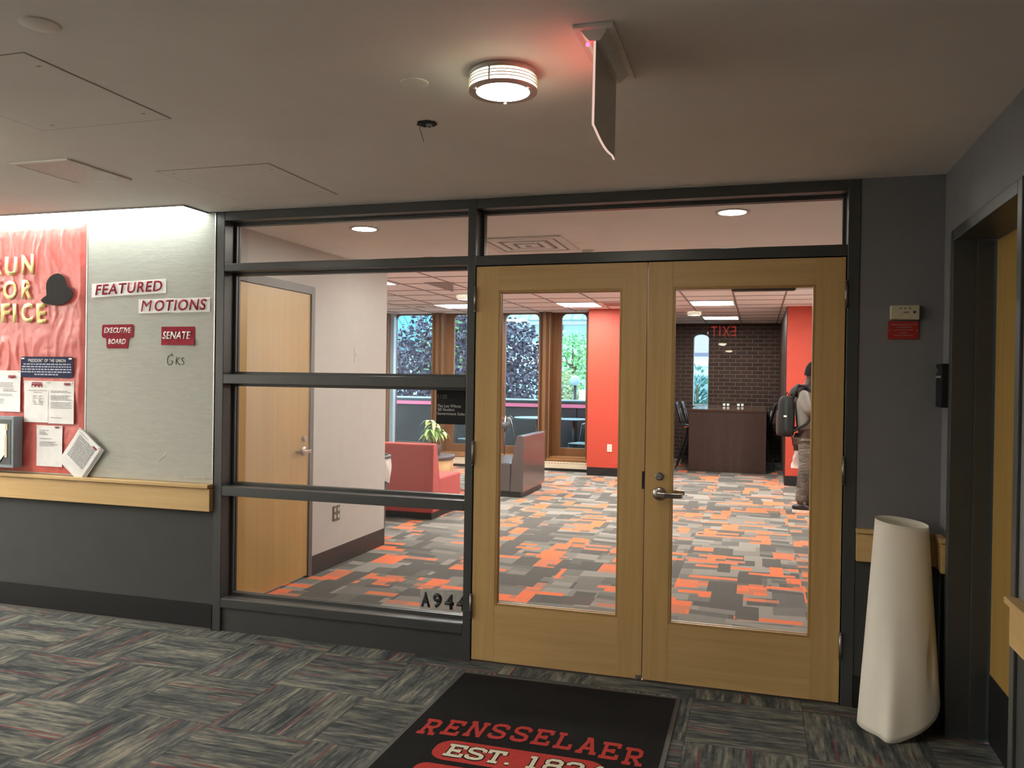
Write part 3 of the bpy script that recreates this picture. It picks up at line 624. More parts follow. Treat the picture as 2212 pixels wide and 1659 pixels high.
for y, lb in ((-1.15, 'unseen fill light panel added at the far left end of the corridor, nearest the tackboards'), (-2.65, 'unseen fill light panel added at the far left end of the corridor, in the middle'), (-4.15, 'unseen fill light panel added at the far left end of the corridor, nearest the back wall')):
    t = thing('ceiling_light_panel', lb, 'ceiling light', (-5.3, y, ZC), 'added fill light panels at the far left end of the corridor')  # out of view, added to lift the corridor's ambient light
    box(-5.62, -4.98, y - .62, y + .62, ZC - .004, ZC - .0006).build('lens', 'fill_panel', t); box(-5.66, -5.62, y - .66, y + .66, ZC - .012, ZC - .0004).build('frame', 'white_plastic', t); box(-4.98, -4.94, y - .66, y + .66, ZC - .012, ZC - .0004).build('frame', 'white_plastic', t)
# ------------------------------------------------------------------ tackboards and what hangs on them
t = thing('tackboard', 'bare grey vinyl tackboard with pinned red and white signs', 'notice board', (-2.13, 0, 0.88))
box(-2.604, -1.660, 0.0, 0.0115, 0.880, 2.497).build('panel', 'board', t)
m = box(-1.660, -1.654, -0.003, 0.0115, 0.880, 2.503); m.box(-2.610, -1.660, -0.003, 0.0115, 2.497, 2.503); m.box(-2.610, -2.604, -0.003, 0.0115, 0.88, 2.497); m.build('edge_strip', 'alum', t)
def wr(pts, r=0.0022): return [(x, -0.0012, z) for x, z in pts]
m = MB(); gx, gz = -1.965, 1.617
for pl in ([(.025, .03), (.012, .036), (-.008, .03), (-.017, .012), (-.017, -.012), (-.006, -.027), (.012, -.027), (.022, -.014), (.022, -.002), (.008, -.003)], [(.052, .024), (.05, -.026)], [(.076, .022), (.053, -.002), (.078, -.028)], [(.112, .014), (.1, .02), (.09, .012), (.096, .0), (.109, -.012), (.104, -.024), (.088, -.022)], [(.012, .046), (.02, .038)]):
    m.tube(wr([(gx - .01 + a * .95, gz + b * .95) for a, b in pl]), 0.0019, 6)
m.build('handwriting', 'ink_black', t)
m = MB()
for k in range(26):
    if 19 < k < 22: continue
    x = -1.905 + k * .0098; m.tube([(x, -0.0012, 0.906 + random.uniform(-.003, .003)), (x + .006, -0.0012, 0.912 + random.uniform(-.003, .003))], 0.0014, 5)
for x, z in ((-2.03, 1.01), (-2.018, 1.018), (-2.005, 1.03), (-2.045, 0.998), (-2.0, 1.042)): m.tube([(x, -0.0012, z), (x + .004, -0.0012, z + .014)], 0.0016, 5)
m.build('staple', 'white_print', t)['kind'] = 'stuff'
t = thing('tackboard', 'tackboard at the left edge covered in red paper', 'notice board', (-3.1, 0, 0.88))
box(-3.60, -2.612, 0.0, 0.0115, 0.880, 2.503).build('panel', 'board', t)
# crumpled red paper
def wrinkle(u, v):
    x = -3.60 + u * 0.985; z = 0.889 + v * 1.602
    p = Vector((x * 13, z * 3.6, 0.3)); q = Vector((x * 30, z * 16, 2.0)); w = Vector((x * 4.5, z * 4.5, 5.0))
    d = 0.006 + 0.011 * max(0, 1 - abs(mnoise.noise(p)) * 3.0) * (0.45 + 0.6 * mnoise.noise(w)) + 0.0045 * abs(mnoise.noise(q)) + 0.006 * (mnoise.noise(w) + .3)
    e = min(1, u * 30, (1 - u) * 30, v * 40, (1 - v) * 40)
    return (x, -0.0015 - max(0.0, d) * e, z)
m = MB().grid(wrinkle, 130, 190); o = m.build('red_paper_sheet', 'red_paper', None, normals=False); tag(o, 'large crumpled red paper sheet covering the left tackboard', 'paper')
G = 'gold letters on the red paper'
def gold(ch, x, z, h, w, label, rot=0.0): text('gold_letter', ch, w, h, (x, -0.024, z), (PI / 2, rot, 0), 'gold', None, 0.035, 0, 0.0012, label, 'letter', G)
def zx(px, py):      # board position of a photograph pixel, worked out beforehand for y = 0
    return px, py
L3 = [('R', -3.309, 2.22, .115, .085, 'gold letter R at the start of the word RUN'), ('U', -3.197, 2.219, .125, .10, 'gold letter U in the middle of the word RUN'), ('N', -3.059, 2.228, .13, .098, 'gold letter N ending the word RUN'),
      ('F', -3.325, 2.07, .12, .08, 'gold letter F at the start of the word FOR'), ('O', -3.203, 2.065, .125, .112, 'gold letter O in the middle of the word FOR'), ('R', -3.065, 2.067, .125, .085, 'gold letter R ending the word FOR'),
      ('F', -3.355, 1.918, .12, .08, 'gold letter F second in the word OFFICE, at the left edge'), ('F', -3.238, 1.916, .125, .075, 'gold letter F third in the word OFFICE'), ('I', -3.162, 1.916, .122, .028, 'gold letter I in the word OFFICE'), ('C', -3.061, 1.916, .128, .093, 'gold letter C in the word OFFICE'), ('E', -2.945, 1.912, .128, .075, 'gold letter E ending the word OFFICE')]
for ch, x, z, h, w, lb in L3: gold(ch, x, z, h, w, lb, random.uniform(-.05, .05))
# hat cut-out
hat = [(-2.945, 1.996), (-2.925, 2.012), (-2.905, 2.022), (-2.898, 2.03), (-2.902, 2.07), (-2.902, 2.098), (-2.893, 2.122), (-2.872, 2.145), (-2.842, 2.16), (-2.81, 2.165), (-2.782, 2.157), (-2.757, 2.138), (-2.745, 2.112), (-2.738, 2.08), (-2.715, 2.074), (-2.697, 2.058), (-2.690, 2.036), (-2.697, 2.012), (-2.72, 1.99), (-2.752, 1.973), (-2.79, 1.964), (-2.84, 1.962), (-2.89, 1.969), (-2.925, 1.979)]
m = MB().prism(hat, 'y', -0.030, -0.026); tag(m.build('hat_cutout', 'blackcard'), 'black card cut-out of a bowler hat beside the gold letters', 'cut-out')
# crumpled paper strips with words
def strip_sign(name, label, x0, x1, z0, z1, tilt, word, h, wfrac, mat, inkm, bold, shear):
    t = thing(name, label, 'paper sign', ((x0 + x1) / 2, -0.01, z0))
    def f(u, v):
        x = x0 + u * (x1 - x0); z = z0 + v * (z1 - z0) + tilt * (u - .5) + .003 * mnoise.noise(Vector((u * 6, 0, x0)))
        d = 0.0025 + 0.003 * abs(mnoise.noise(Vector((x * 25, z * 25, 1.0)))) + 0.004 * (1 - v) * max(0, mnoise.noise(Vector((x * 9, 0, 4.0))))
        return (x, -d, z)
    MB().grid(f, 60, 14).build('sheet', mat, t, normals=False)
    if word[0] == 'M':
        zz = (z0 + z1) / 2 + .001; text('lettering', 'M', .082, h, (x0 + .066, -0.0108, zz - .002), (PI / 2, -math.atan2(tilt, x1 - x0), 0), inkm, t, 0.0, shear, 0.0008)
        text('lettering', word[1:], .372, h, (x0 + .312, -0.0108, zz), (PI / 2, -math.atan2(tilt, x1 - x0), 0), inkm, t, 0.016, shear, 0.0008, space=1.12); return t
    text('lettering', word, (x1 - x0) * wfrac, h, ((x0 + x1) / 2 + .006, -0.0108, (z0 + z1) / 2 + .001), (PI / 2, -math.atan2(tilt, x1 - x0), 0), inkm, t, bold, shear, 0.0008, space=1.12)
    return t
strip_sign('featured_sign', 'crumpled white paper strip reading FEATURED in crimson letters', -2.567, -2.005, 2.020, 2.108, 0.022, 'FEATURED', 0.066, 0.90, 'paper', 'crimson', 0.018, 0.18)
strip_sign('motions_sign', 'crumpled white paper strip reading MOTIONS in crimson letters', -2.208, -1.688, 1.910, 1.997, 0.006, 'MOTIONS', 0.068, 0.90, 'paper', 'crimson', 0.008, 0.18)
def rrect(x0, x1, z0, z1, r, n=5):
    out = []
    for cx, cz, a0 in ((x1 - r, z1 - r, 0), (x0 + r, z1 - r, PI / 2), (x0 + r, z0 + r, PI), (x1 - r, z0 + r, 1.5 * PI)):
        for k in range(n + 1): a = a0 + PI / 2 * k / n; out.append((cx + r * math.cos(a), cz + r * math.sin(a)))
    return out
t = thing('executive_board_sign', 'crimson rounded paper sign reading EXECUTIVE BOARD', 'paper sign', (-2.363, -0.005, 1.69))
pts = [(-2.475, 1.838), (-2.482, 1.828), (-2.484, 1.77), (-2.474, 1.757), (-2.453, 1.753), (-2.449, 1.745), (-2.447, 1.70), (-2.437, 1.69), (-2.29, 1.690), (-2.282, 1.70), (-2.279, 1.748), (-2.27, 1.754), (-2.252, 1.757), (-2.243, 1.768), (-2.241, 1.83), (-2.25, 1.84)]
MB().prism(pts, 'y', -0.004, -0.0015).build('sheet', 'crimson', t)
text('lettering', 'EXECUTIVE', 0.208, 0.034, (-2.362, -0.0045, 1.803), ROT_WALL, 'white_print', t, 0.016, 0.22); text('lettering', 'BOARD', 0.134, 0.033, (-2.366, -0.0045, 1.733), ROT_WALL, 'white_print', t, 0.016, 0.22)
t = thing('senate_sign', 'crimson rounded paper sign reading SENATE with curling lower edge', 'paper sign', (-1.917, -0.01, 1.70))
def sen(u, v):
    x = -2.037 + u * .243; z = 1.712 + v * .112
    return (x, -0.002 - 0.02 * max(0, .45 - v) * (0.2 + u), z)
MB().grid(sen, 20, 12).build('sheet', 'crimson', t, normals=False)
text('lettering', 'SENATE', 0.205, 0.046, (-1.921, -0.0075, 1.771), ROT_WALL, 'white_print', t, 0.016, 0.22)
# navy card
t = thing('navy_card', 'navy card headed PRESIDENT OF THE UNION on the red paper', 'card sign', (-2.89, -0.025, 1.50))
MB().prism(rrect(-3.102, -2.683, 1.501, 1.634, .012), 'y', -0.028, -0.0255).build('card', 'navy', t)
text('heading', 'PRESIDENT OF THE UNION', 0.30, 0.021, (-2.89, -0.0285, 1.609), ROT_WALL, 'white_print', t, 0.004, space=1.15)
m = MB()
for k, (a, b) in enumerate(((-3.08, -2.70), (-3.092, -2.692), (-3.094, -2.690), (-3.097, -2.692), (-2.99, -2.80))):
    z = 1.586 - k * .0165; x = a
    while x < b: w = random.uniform(.012, .034); m.box(x, min(b, x + w), -0.0286, -0.028, z - .0042, z + .0038); x += w + .006
m.build('small_print', 'pale_ink', t)
for x in (-3.085, -2.703): box(x - .012, x + .012, -0.0292, -0.0282, 1.617, 1.627).build('tape', 'white_print', t)
# notices
def logo(m, x, z, w):
    h = w * .48
    m.box(x - w / 2, x + w / 2, 0, .0005, z + h * .34, z + h * .5); 
    n = 3; cw = w / n
    m.box(x - w / 2, x + w / 2, 0, .0005, z + h * .05, z + h * .26)
    for k in range(n + 1):
        cx = x - w / 2 + k * cw; a = max(cx - cw * .13, x - w / 2); b = min(cx + cw * .13, x + w / 2); m.box(a, b, 0, .0005, z - h * .3, z + h * .06)
        for s in (-1, 1):
            q = cx + s * cw * .2
            if x - w / 2 < q < x + w / 2: m.box(q - cw * .1, q + cw * .1, 0, .0005, z - h * .08, z + h * .06)
def notice(label, cx, cz, w, h, ang, lines, logopos, y=-0.024, sheets=1, table=False):
    t = thing('notice_sheet', label, 'notice', (cx, y, cz - h / 2), 'printed notices pinned on the red paper')
    ca, sa = math.cos(ang), math.sin(ang)
    def T(m, dy):
        m.v = [(cx + a * ca - c * sa, y + dy - b, cz + a * sa + c * ca) for a, b, c in m.v]; return m
    def bend(a, c): return 0.002 * mnoise.noise(Vector((a * 16, c * 10, cx))) + 0.0015 * mnoise.noise(Vector((a * 30, c * 30, cz)))
    for k in range(sheets):
        m = MB().grid(lambda u, v: ((u - .5) * w + k * .006, -k * .004 + bend((u - .5) * w, (v - .5) * h), (v - .5) * h + (0.012 * k if False else 0)), 12, 16)
        T(m, 0).build('sheet', 'paper', t, normals=False)
    m = MB()
    for (zf, a, b) in lines:
        x = a * w
        while x < b * w: q = random.uniform(.012, .03); m.box(x - w / 2, min(b * w, x + q) - w / 2, 0, .0004, (zf - .5) * h - .0016, (zf - .5) * h + .0012); x += q + .004
    if table:
        for i in range(11):
            for j in range(6): m.box(-w * .36 + j * w * .125, -w * .36 + j * w * .125 + w * .1, 0, .0004, h * .33 - i * h * .055, h * .33 - i * h * .055 + h * .035)
    T(m, -.0035).build('print', 'ink_light' if table else 'ink', t)
    m = MB(); logo(m, logopos[0] * w, logopos[1] * h, logopos[2]); T(m, -.0035).build('logo', 'crimson', t)
    for s in (-1, 1):
        m = MB().lathe((0, 0, 0), [(.0005, .006), (.004, .005), (.004, .001)], 8); m.v = [(s * (w / 2 - .008) + a, c, h / 2 - .008 + b) for a, b, c in m.v]; T(m, -.003).build('pin', 'white_plastic', t)
    return t
ln = lambda z0, n, a, b: [(z0 - i * .032, a, b - random.uniform(0, .2)) for i in range(n)]
notice('white notice cut by the left edge above the grey box', -3.215, 1.409, .213, .268, 0, ln(.70, 4, .1, .9) + ln(.56, 3, .35, .92) + ln(.42, 2, .1, .8) + ln(.30, 4, .08, .4), (.18, .33, .06))
notice('left page of the joined pair of white notices', -2.978, 1.345, .196, .266, 0, [(.77, .2, .95), (.725, .42, .75)] + ln(.64, 6, .38, .6) + ln(.64, 6, .62, .9) + [(.44, .4, .8)], (.04, .39, .085))
notice('right page of the joined pair of white notices', -2.777, 1.343, .203, .27, 0, ln(.77, 2, .1, .95) + ln(.66, 4, .1, .95) + ln(.5, 5, .1, .95) + [(.14, .12, .55)], (.25, .42, .05))
notice('white notice with a diagonal light fold below the joined pair', -2.870, 1.063, .206, .262, 0, ln(.88, 4, .12, .5) + [(.68, .14, .6)] + ln(.6, 4, .14, .85), (.31, .45, .034), -0.021)
notice('tilted stack of printed schedule sheets hanging by one corner over the ledge', -2.617, 1.020, .207, .272, -0.66, [(.92, .06, .45)], (.33, .39, .034), -0.034, 4, True)
# grey box
t = thing('suggestion_box', 'blue grey metal box with a taped paper at the left edge', 'box', (-3.25, -0.06, 0.92))
box(-3.42, -3.083, -0.094, -0.026, 0.918, 1.248).build('case', 'boxgrey', t, .002)
box(-3.40, -3.103, -0.0965, -0.0943, 0.94, 1.228).build('front_door', 'boxdark', t)
m = MB().grid(lambda u, v: (-3.36 + u * .222 - (0.05 * max(0, .25 - v) * u * 4), -0.0985 - .018 * max(0, .3 - v) * u, .955 + v * .245), 14, 14); m.build('paper_note', 'paper', t, normals=False)
box(-3.147, -3.127, -0.0998, -0.0992, 1.16, 1.20).build('tape', 'tape', t); box(-3.150, -3.130, -0.0998, -0.0992, 0.985, 1.13).build('tape', 'tape', t)
# ------------------------------------------------------------------ wall signs at the right
t = thing('alarm_detector', 'beige wall detector above the small red sign', 'detector', (2.114, -0.01, 1.835))
box(2.053, 2.178, -0.030, 0.003, 1.838, 1.905).build('case', 'beige', t, .005)
m = MB()
for x in (2.095, 2.115, 2.136): m.box(x - .005, x + .005, -0.0305, -0.0295, 1.888, 1.8915)
m.build('slot', 'ink_black', t)
MB().prism([(2.155 + .006 * math.cos(k * PI / 5), 1.872 + .006 * math.sin(k * PI / 5)) for k in range(10)], 'y', -0.031, -0.0298).build('button', 'ink_black', t)
box(2.108, 2.13, -0.0308, -0.0298, 1.868, 1.874).build('indicator', 'ink', t)
t = thing('warning_sign', 'small red warning sign with pale lettering below the beige detector', 'sign', (2.112, 0.0, 1.75))
box(2.047, 2.178, -0.004, 0.003, 1.748, 1.832).build('plate', 'signred', t, .001)
for k, (s, w) in enumerate((('CARBON MONOXIDE DETECTOR', .112), ('IF ALARM SOUNDS', .066), ('NOTIFY PUBLIC SAFETY', .084), ('276-6611', .032), ('EVACUATE IMMEDIATELY', .082))):
    text('lettering', s, w, .006, (2.114, -.0042, 1.816 - k * .0125), ROT_WALL, 'signink', t, .01)
for x in (2.053, 2.172): MB().prism([(x + .003 * math.cos(k * PI / 4), 1.79 + .003 * math.sin(k * PI / 4)) for k in range(8)], 'y', -0.006, -0.004).build('screw', 'alum', t)
t = thing('room_sign', 'dark room sign on the right wall beside the dark door frame', 'sign', (2.27, -0.06, 1.43))
box(2.250, 2.2815, -0.145, -0.025, 1.436, 1.632).build('plate', 'plaque', t, .002)
box(2.2485, 2.25, -0.135, -0.027, 1.568, 1.578).build('strip', 'plaqueink2', t)
box(2.2485, 2.25, -0.06, -0.045, 1.594, 1.612).build('pictogram', 'plaqueink2', t)
# sign and numbers on the side light glass
t = thing('room_sign', 'black room sign reading 3120 on the glass partition', 'sign', (-0.16, 0.11, 1.27))
YS = GY - .0065
box(-0.268, -0.068, YS, GY - .0025, 1.276, 1.474).build('plate', 'plaque', t, .001)
text('number', '3120', 0.059, 0.023, (-0.234, YS - .0004, 1.431), ROT_WALL, 'plaqueink2', t, 0, align='LEFT')
text('lettering', 'The Lee Wilcox', 0.143, 0.0165, (-0.1905, YS - .0004, 1.379), ROT_WALL, 'plaqueink', t, 0.0); text('lettering', "'60 Student", 0.104, 0.0165, (-0.209, YS - .0004, 1.359), ROT_WALL, 'plaqueink', t, 0.0); text('lettering', 'Government Suite', 0.167, 0.0165, (-0.1795, YS - .0004, 1.336), ROT_WALL, 'plaqueink', t, 0.0)
for k, ch in enumerate('A944'):
    cx = -0.317 + k * 0.0715 + .0; cz = 0.279 - k * 0.0005
    lb = ['black letter A sticker starting the number on the lowest glass pane', 'black numeral 9 sticker beside the letter A on the lowest pane', 'black numeral 4 sticker directly after the 9 on the lowest pane', 'last black numeral 4 sticker, partly behind the frame post'][k]
    t = thing('number_sticker', lb, 'sticker', (cx, GY, cz - .05), 'stickers of the number A944 on the glass')
    box(cx - .0345, cx + .0345, GY - .0034, GY - .0026, cz - .050, cz + .056).build('film', 'decal', t)
    text('character', ch, 0.056, 0.086, (cx, GY - .0037, cz), ROT_WALL, 'ink_black', t, 0.045)
# ------------------------------------------------------------------ floor mat
def strokes(m, poly, t, O, S, sh=0.0, z=0.0, yb=None):
    z += len(m.f) * 1.5e-6
    def P(p):
        x = O[0] + (p[0] + sh * p[1]) * S[0]; y = O[1] + p[1] * S[1]
        return (x, y, z)
    for a, b in zip(poly, poly[1:]):
        dx, dy = b[0] - a[0], b[1] - a[1]; L = math.hypot(dx, dy) or 1; nx, ny = -dy / L * t / 2, dx / L * t / 2
        m.add([P((a[0] + nx, a[1] + ny)), P((b[0] + nx, b[1] + ny)), P((b[0] - nx, b[1] - ny)), P((a[0] - nx, a[1] - ny))], [(3, 2, 1, 0)])
        z += .00004
    for p in poly[1:-1]: m.add([P((p[0] + t / 2 * math.cos(k * PI / 4 + PI / 8), p[1] + t / 2 * math.sin(k * PI / 4 + PI / 8))) for k in range(8)], [tuple(range(8))])
SL = {'R': [[(.2, 0), (.2, 1)], [(0, .06), (.42, .06)], [(0, .94), (.6, .94)], [(.2, .94), (.6, .94), (.78, .84), (.78, .58), (.6, .47), (.2, .47)], [(.48, .47), (.76, .06)], [(.62, .06), (.95, .06)]],
      'E': [[(.2, 0), (.2, 1)], [(0, .07), (.85, .07)], [(0, .93), (.85, .93)], [(.2, .5), (.6, .5)], [(.83, .0), (.83, .3)], [(.83, .7), (.83, 1)], [(.6, .37), (.6, .63)]],
      'N': [[(.18, 0), (.18, 1)], [(.8, 0), (.8, 1)], [(.18, .95), (.8, .05)], [(0, .06), (.36, .06)], [(0, .94), (.3, .94)], [(.62, .94), (.98, .94)]],
      'S': [[(.84, .68), (.84, .84), (.66, .93), (.3, .93), (.14, .82), (.14, .64), (.3, .54), (.66, .46), (.84, .36), (.84, .18), (.66, .07), (.3, .07), (.14, .16), (.14, .32)]],
      'L': [[(.2, 0), (.2, 1)], [(0, .07), (.82, .07)], [(0, .94), (.42, .94)], [(.8, 0), (.8, .34)]],
      'A': [[(.16, .03), (.48, .97)], [(.84, .03), (.52, .97)], [(.28, .33), (.72, .33)], [(0, .06), (.34, .06)], [(.66, .06), (1, .06)], [(.3, .94), (.6, .94)]],
      'T': [[(.48, 0), (.48, 1)], [(.06, .93), (.9, .93)], [(.12, 1), (.12, .7)], [(.84, 1), (.84, .7)], [(.26, .06), (.7, .06)]],
      '.': [[(.1, .1), (.3, .1)]], '1': [[(.5, 0), (.5, 1)], [(.28, .06), (.72, .06)], [(.28, .9), (.5, .93)]],
      '8': [[(.3, .5), (.16, .62), (.16, .82), (.32, .93), (.64, .93), (.8, .82), (.8, .62), (.66, .5), (.3, .5), (.14, .38), (.14, .18), (.32, .07), (.64, .07), (.82, .18), (.82, .38), (.66, .5)]],
      '2': [[(.16, .7), (.16, .82), (.32, .93), (.64, .93), (.8, .82), (.8, .62), (.16, .1)], [(.12, .07), (.84, .07)], [(.83, 0), (.83, .28)]], '4': [[(.66, 0), (.66, 1)], [(.64, .94), (.14, .34)], [(.12, .3), (.9, .3)], [(.46, .06), (.86, .06)]]}
t = thing('floor_mat', 'black entrance mat with red lettering in front of the doors', 'mat', (0.57, -1.1, 0))
box(0.012, 1.136, -1.98, -0.168, 0.0, 0.006).build('rubber_edge', 'matedge', t, .002)
box(0.034, 1.114, -1.955, -0.192, 0.0, 0.0085).build('pile', 'mat', t)
m = MB(); word = 'RENSSELAER'; w = 0.0985
for k, ch in enumerate(word):
    x0 = 0.078 + k * w; cx = x0 + w / 2 - .565; yb = -0.952 + 0.072 * (1 - (cx / .5) ** 2)
    for pl in SL[ch]: strokes(m, pl, .19, (x0 + .004, yb), (w * .86, 0.148), 0, 0.0095)
m.build('lettering', 'matred', t, normals=False)
m = MB(); m.add([(x, y, 0.0095) for x, y in rrect(0.213, 0.915, -1.135, -0.955, .075, 8)], [tuple(range(36))]); m.build('badge', 'matred', t, normals=False)
def est(m, th, z):
    x0 = 0.268
    for ch in 'EST. 1824':
        wd = {' ': .03, '.': .03}.get(ch, .078)
        if ch != ' ':
            sc = (.086, .105)
            for pl in SL[ch]: strokes(m, pl, th, (x0, -1.0975), sc, 0, z)
        x0 += wd + .006
m = MB(); est(m, .33, 0.0102); m.build('numeral_outline', 'mat', t, normals=False)
m = MB(); est(m, .2, 0.0108); m.build('numeral', 'matcream', t, normals=False)
m = MB(); m.add([(x, y, 0.0095) for x, y in rrect(0.20, 0.93, -1.45, -1.172, .05, 6)], [tuple(range(28))]); m.build('lower_band', 'matred', t, normals=False)
# ------------------------------------------------------------------ paper roll leaning in the corner
def cone(u, v):
    a = 2 * PI * u
    # bottom outline: round at the left, pointed toward the camera, lifted at the right
    bx, by = 2.088 + .168 * math.cos(a), -.195 + .150 * math.sin(a)
    k = math.exp(-((a - 1.42 * PI) / .26) ** 2)
    lift = 0.0 + 0.17 * max(0.0, math.cos(a - .10 * PI)) ** 2.0 + .006
    if a > 1.42 * PI: lift = max(lift, .17 * ((a - 1.42 * PI) / (.6 * PI)) ** 1.3)
    lift *= 1 - k * .9
    tx, ty = 2.104 + .112 * math.cos(a), -.108 + .062 * math.sin(a)
    tz = 0.912 - .012 * math.cos(a) + .012 * math.sin(a)
    s = v
    q3 = (1 - s) ** 3; x = bx + (tx - bx) * s - .02 * k * q3; y = by + (ty - by) * s - .030 * k * q3; z = lift + (tz - lift) * s
    dent = math.exp(-((a - 1.80 * PI) / .16) ** 2) * math.exp(-((v - .27) / .10) ** 2) * .022
    x -= dent * math.cos(a); y -= dent * math.sin(a)
    return (x, y, z)
m = MB().grid(cone, 96, 40, True, True); o = m.build('paper_roll', 'roll', None, normals=False)
md = o.modifiers.new('thickness', 'SOLIDIFY'); md.thickness = .0015; tag(o, 'large sheet of cream paper rolled into a leaning cone in the right corner', 'paper roll')
# ------------------------------------------------------------------ suite: shell
struct('ceiling', box(-1.95, 2.45, 0.16, 2.72, ZC, ZC + .35), 'ceil_in', 'smooth plaster ceiling just inside the doors', 'ceiling')
m = box(-6.1, 3.6, 2.72, 9.56, ZT, ZT + .05); m.box(-0.36, 3.6, 9.56, 12.5, ZT, ZT + .05)
struct('ceiling', m, 'tile', 'pale tiled ceiling of the suite', 'ceiling')
m = MB(); PX = 0.65
k = -9
for k in range(-9, 6):
    x = 1.142 + (k - 0) * PX
    if -6 < x < 3.5: m.box(x - .011, x + .011, 2.73, 12.4 if -.15 < x < 1.86 else 9.28, ZT - .006, ZT - .0005)
for k in range(-4, 4):
    y = 7.68 + k * 1.3
    if 2.75 < y < 12.3: m.box(-6 if y < 9.28 else -.15, 3.5 if y < 8.7 else 1.86, y - .011, y + .011, ZT - .0055, ZT - .0008)
    y2 = y + .72
    if 2.75 < y2 < 12.3: m.box(-6 if y2 < 9.28 else -.15, 3.5 if y2 < 8.7 else 1.86, y2 - .011, y2 + .011, ZT - .0055, ZT - .0008)
struct('trim_8', m, 'tbar', 'thin grid bars of the tiled ceiling', 'ceiling grid')
m = box(-1.95, -1.80, 0.16, 0.385, 0, ZC); m.box(-1.95, -1.80, 1.39, 2.67, 0, ZC); m.box(-1.95, -1.80, 0.385, 1.39, 2.218, ZC)
struct('wall_left', m, 'whitewall', 'off-white wall with the maple door inside the suite', 'wall')
struct('baseboard_left', box(-1.80, -1.793, 1.392, 2.67, 0.0, 0.15), 'darkbase', 'dark brown baseboard of the off-white wall', 'baseboard')
struct('wall_left', box(-6.1, -1.95, 2.52, 2.67, 0, ZT), 'whitewall', 'off-white wall behind the red sofa', 'wall')
struct('wall_left', box(-6.2, -6.1, 2.5, 9.4, 0, ZT), 'whitewall', 'far left wall of the suite lounge', 'wall')
struct('wall_right', box(2.30, 2.45, 0.16, 2.72, 0, ZC), 'whitewall', 'off-white wall at the right inside the doors', 'wall')
struct('wall_right', box(3.5, 3.6, 2.6, 8.9, 0, ZT), 'whitewall', 'right wall of the suite lounge', 'wall'); struct('wall_right', box(2.45, 3.6, 2.6, 2.72, 0, ZT), 'whitewall', 'short return wall at the right of the suite', 'wall')
struct('wall_back', box(-1.17, -0.16, 8.86, 9.7, 0.135, ZT), 'redwall', 'orange-red wall between the windows and the brick niche', 'wall')
struct('baseboard_back', box(-1.165, -0.165, 8.853, 8.86, 0.0, 0.135), 'black', 'black baseboard under the orange-red wall', 'baseboard')
struct('wall_back', box(1.876, 3.6, 8.75, 12.5, 0.15, ZT), 'redwall', 'orange-red wall behind the standing person', 'wall')
struct('baseboard_back', box(1.868, 3.5, 8.742, 9.2, 0.0, 0.15), 'black', 'black baseboard behind the standing person', 'baseboard')
struct('trim_9', box(1.866, 1.8755, 8.75, 12.4, 0.15, ZT), 'walnut', 'dark brown side of the orange-red wall end', 'trim')
struct('wall_niche', box(-0.36, -0.16, 9.7, 12.5, 0, ZT), 'brick', 'dark brick side of the niche', 'wall')
SX0, SX1, SZ0, SZ1 = 0.232, 0.532, 1.06, 2.50
m = box(-0.2, SX0, 12.4, 12.6, 0, ZT); m.box(SX1, 1.93, 12.4, 12.6, 0, ZT); m.box(SX0, SX1, 12.4, 12.6, 0, SZ0)
arch = [(SX0, 2.40)] + [(SX0 + .15 - .15 * math.cos(PI * k / 12), 2.40 + .085 * math.sin(PI * k / 12)) for k in range(1, 12)] + [(SX1, 2.40), (SX1, ZT), (SX0, ZT)]
m.prism(arch, 'y', 12.4, 12.6); struct('wall_back', m, 'brick', 'dark brick wall behind the counter table', 'wall')
t = thing('window_3', 'narrow arched slot window in the dark brick wall', 'window', (0.38, 12.5, SZ0), kind='structure')
ina = [(SX0 + .012, SZ0 + .04)] + [(SX0 + .012, 2.40)] + [(SX0 + .15 - .138 * math.cos(PI * k / 12), 2.40 + .074 * math.sin(PI * k / 12)) for k in range(1, 12)] + [(SX1 - .012, 2.40), (SX1 - .012, SZ0 + .04)]
oua = [(SX0, SZ0)] + [(SX0, 2.40)] + [(SX0 + .15 - .15 * math.cos(PI * k / 12), 2.40 + .085 * math.sin(PI * k / 12)) for k in range(1, 12)] + [(SX1, 2.40), (SX1, SZ0)]
MB().ringplate(oua, ina, 'y', 12.44, 12.50).build('frame', 'globe', t); MB().prism(ina, 'y', 12.468, 12.473).build('glass_pane', 'wglass', t)
# ------------------------------------------------------------------ side door inside
t = thing('door_4', 'maple side door with lever in a taupe frame, seen through the glass panes', 'wooden door', (-1.82, 0.88, 0), kind='structure')
box(-1.93, -1.790, 1.338, 1.389, 0, 2.216).build('frame_jamb', 'frame_in', t, .002); box(-1.93, -1.790, 0.387, 0.43, 0, 2.216).build('frame_jamb', 'frame_in', t, .002); box(-1.93, -1.790, 0.43, 1.338, 2.156, 2.216).build('frame_head', 'frame_in', t, .002)
box(-1.845, -1.801, 0.432, 1.336, 0.02, 2.153).build('door_leaf', 'maple_in', t)
m = MB(); m.lathe((0, 0, 0), [(0.034, 0), (0.034, 0.006), (0.028, 0.012), (0.014, 0.014)], 24); m.v = [(-1.801 + c, 1.262 + a, 0.972 + b) for a, b, c in m.v]
h = m.build('lever_handle', 'steel', t)
m = MB(); m.tube([(-1.79, 1.262, .972), (-1.745, 1.262, .972)], .0105, 12); m.box(-1.752, -1.738, 1.14, 1.272, .961, .983); m.box(-1.795, -1.738, 1.14, 1.152, .962, .982); m.build('lever', 'steel', h, .002)
m = MB(); m.lathe((0, 0, 0), [(0.021, 0), (0.0205, .012), (0.014, .022)], 20); m.v = [(-1.801 + c, 1.262 + a, 1.062 + b) for a, b, c in m.v]; m.build('lock_cylinder', 'steel', t)
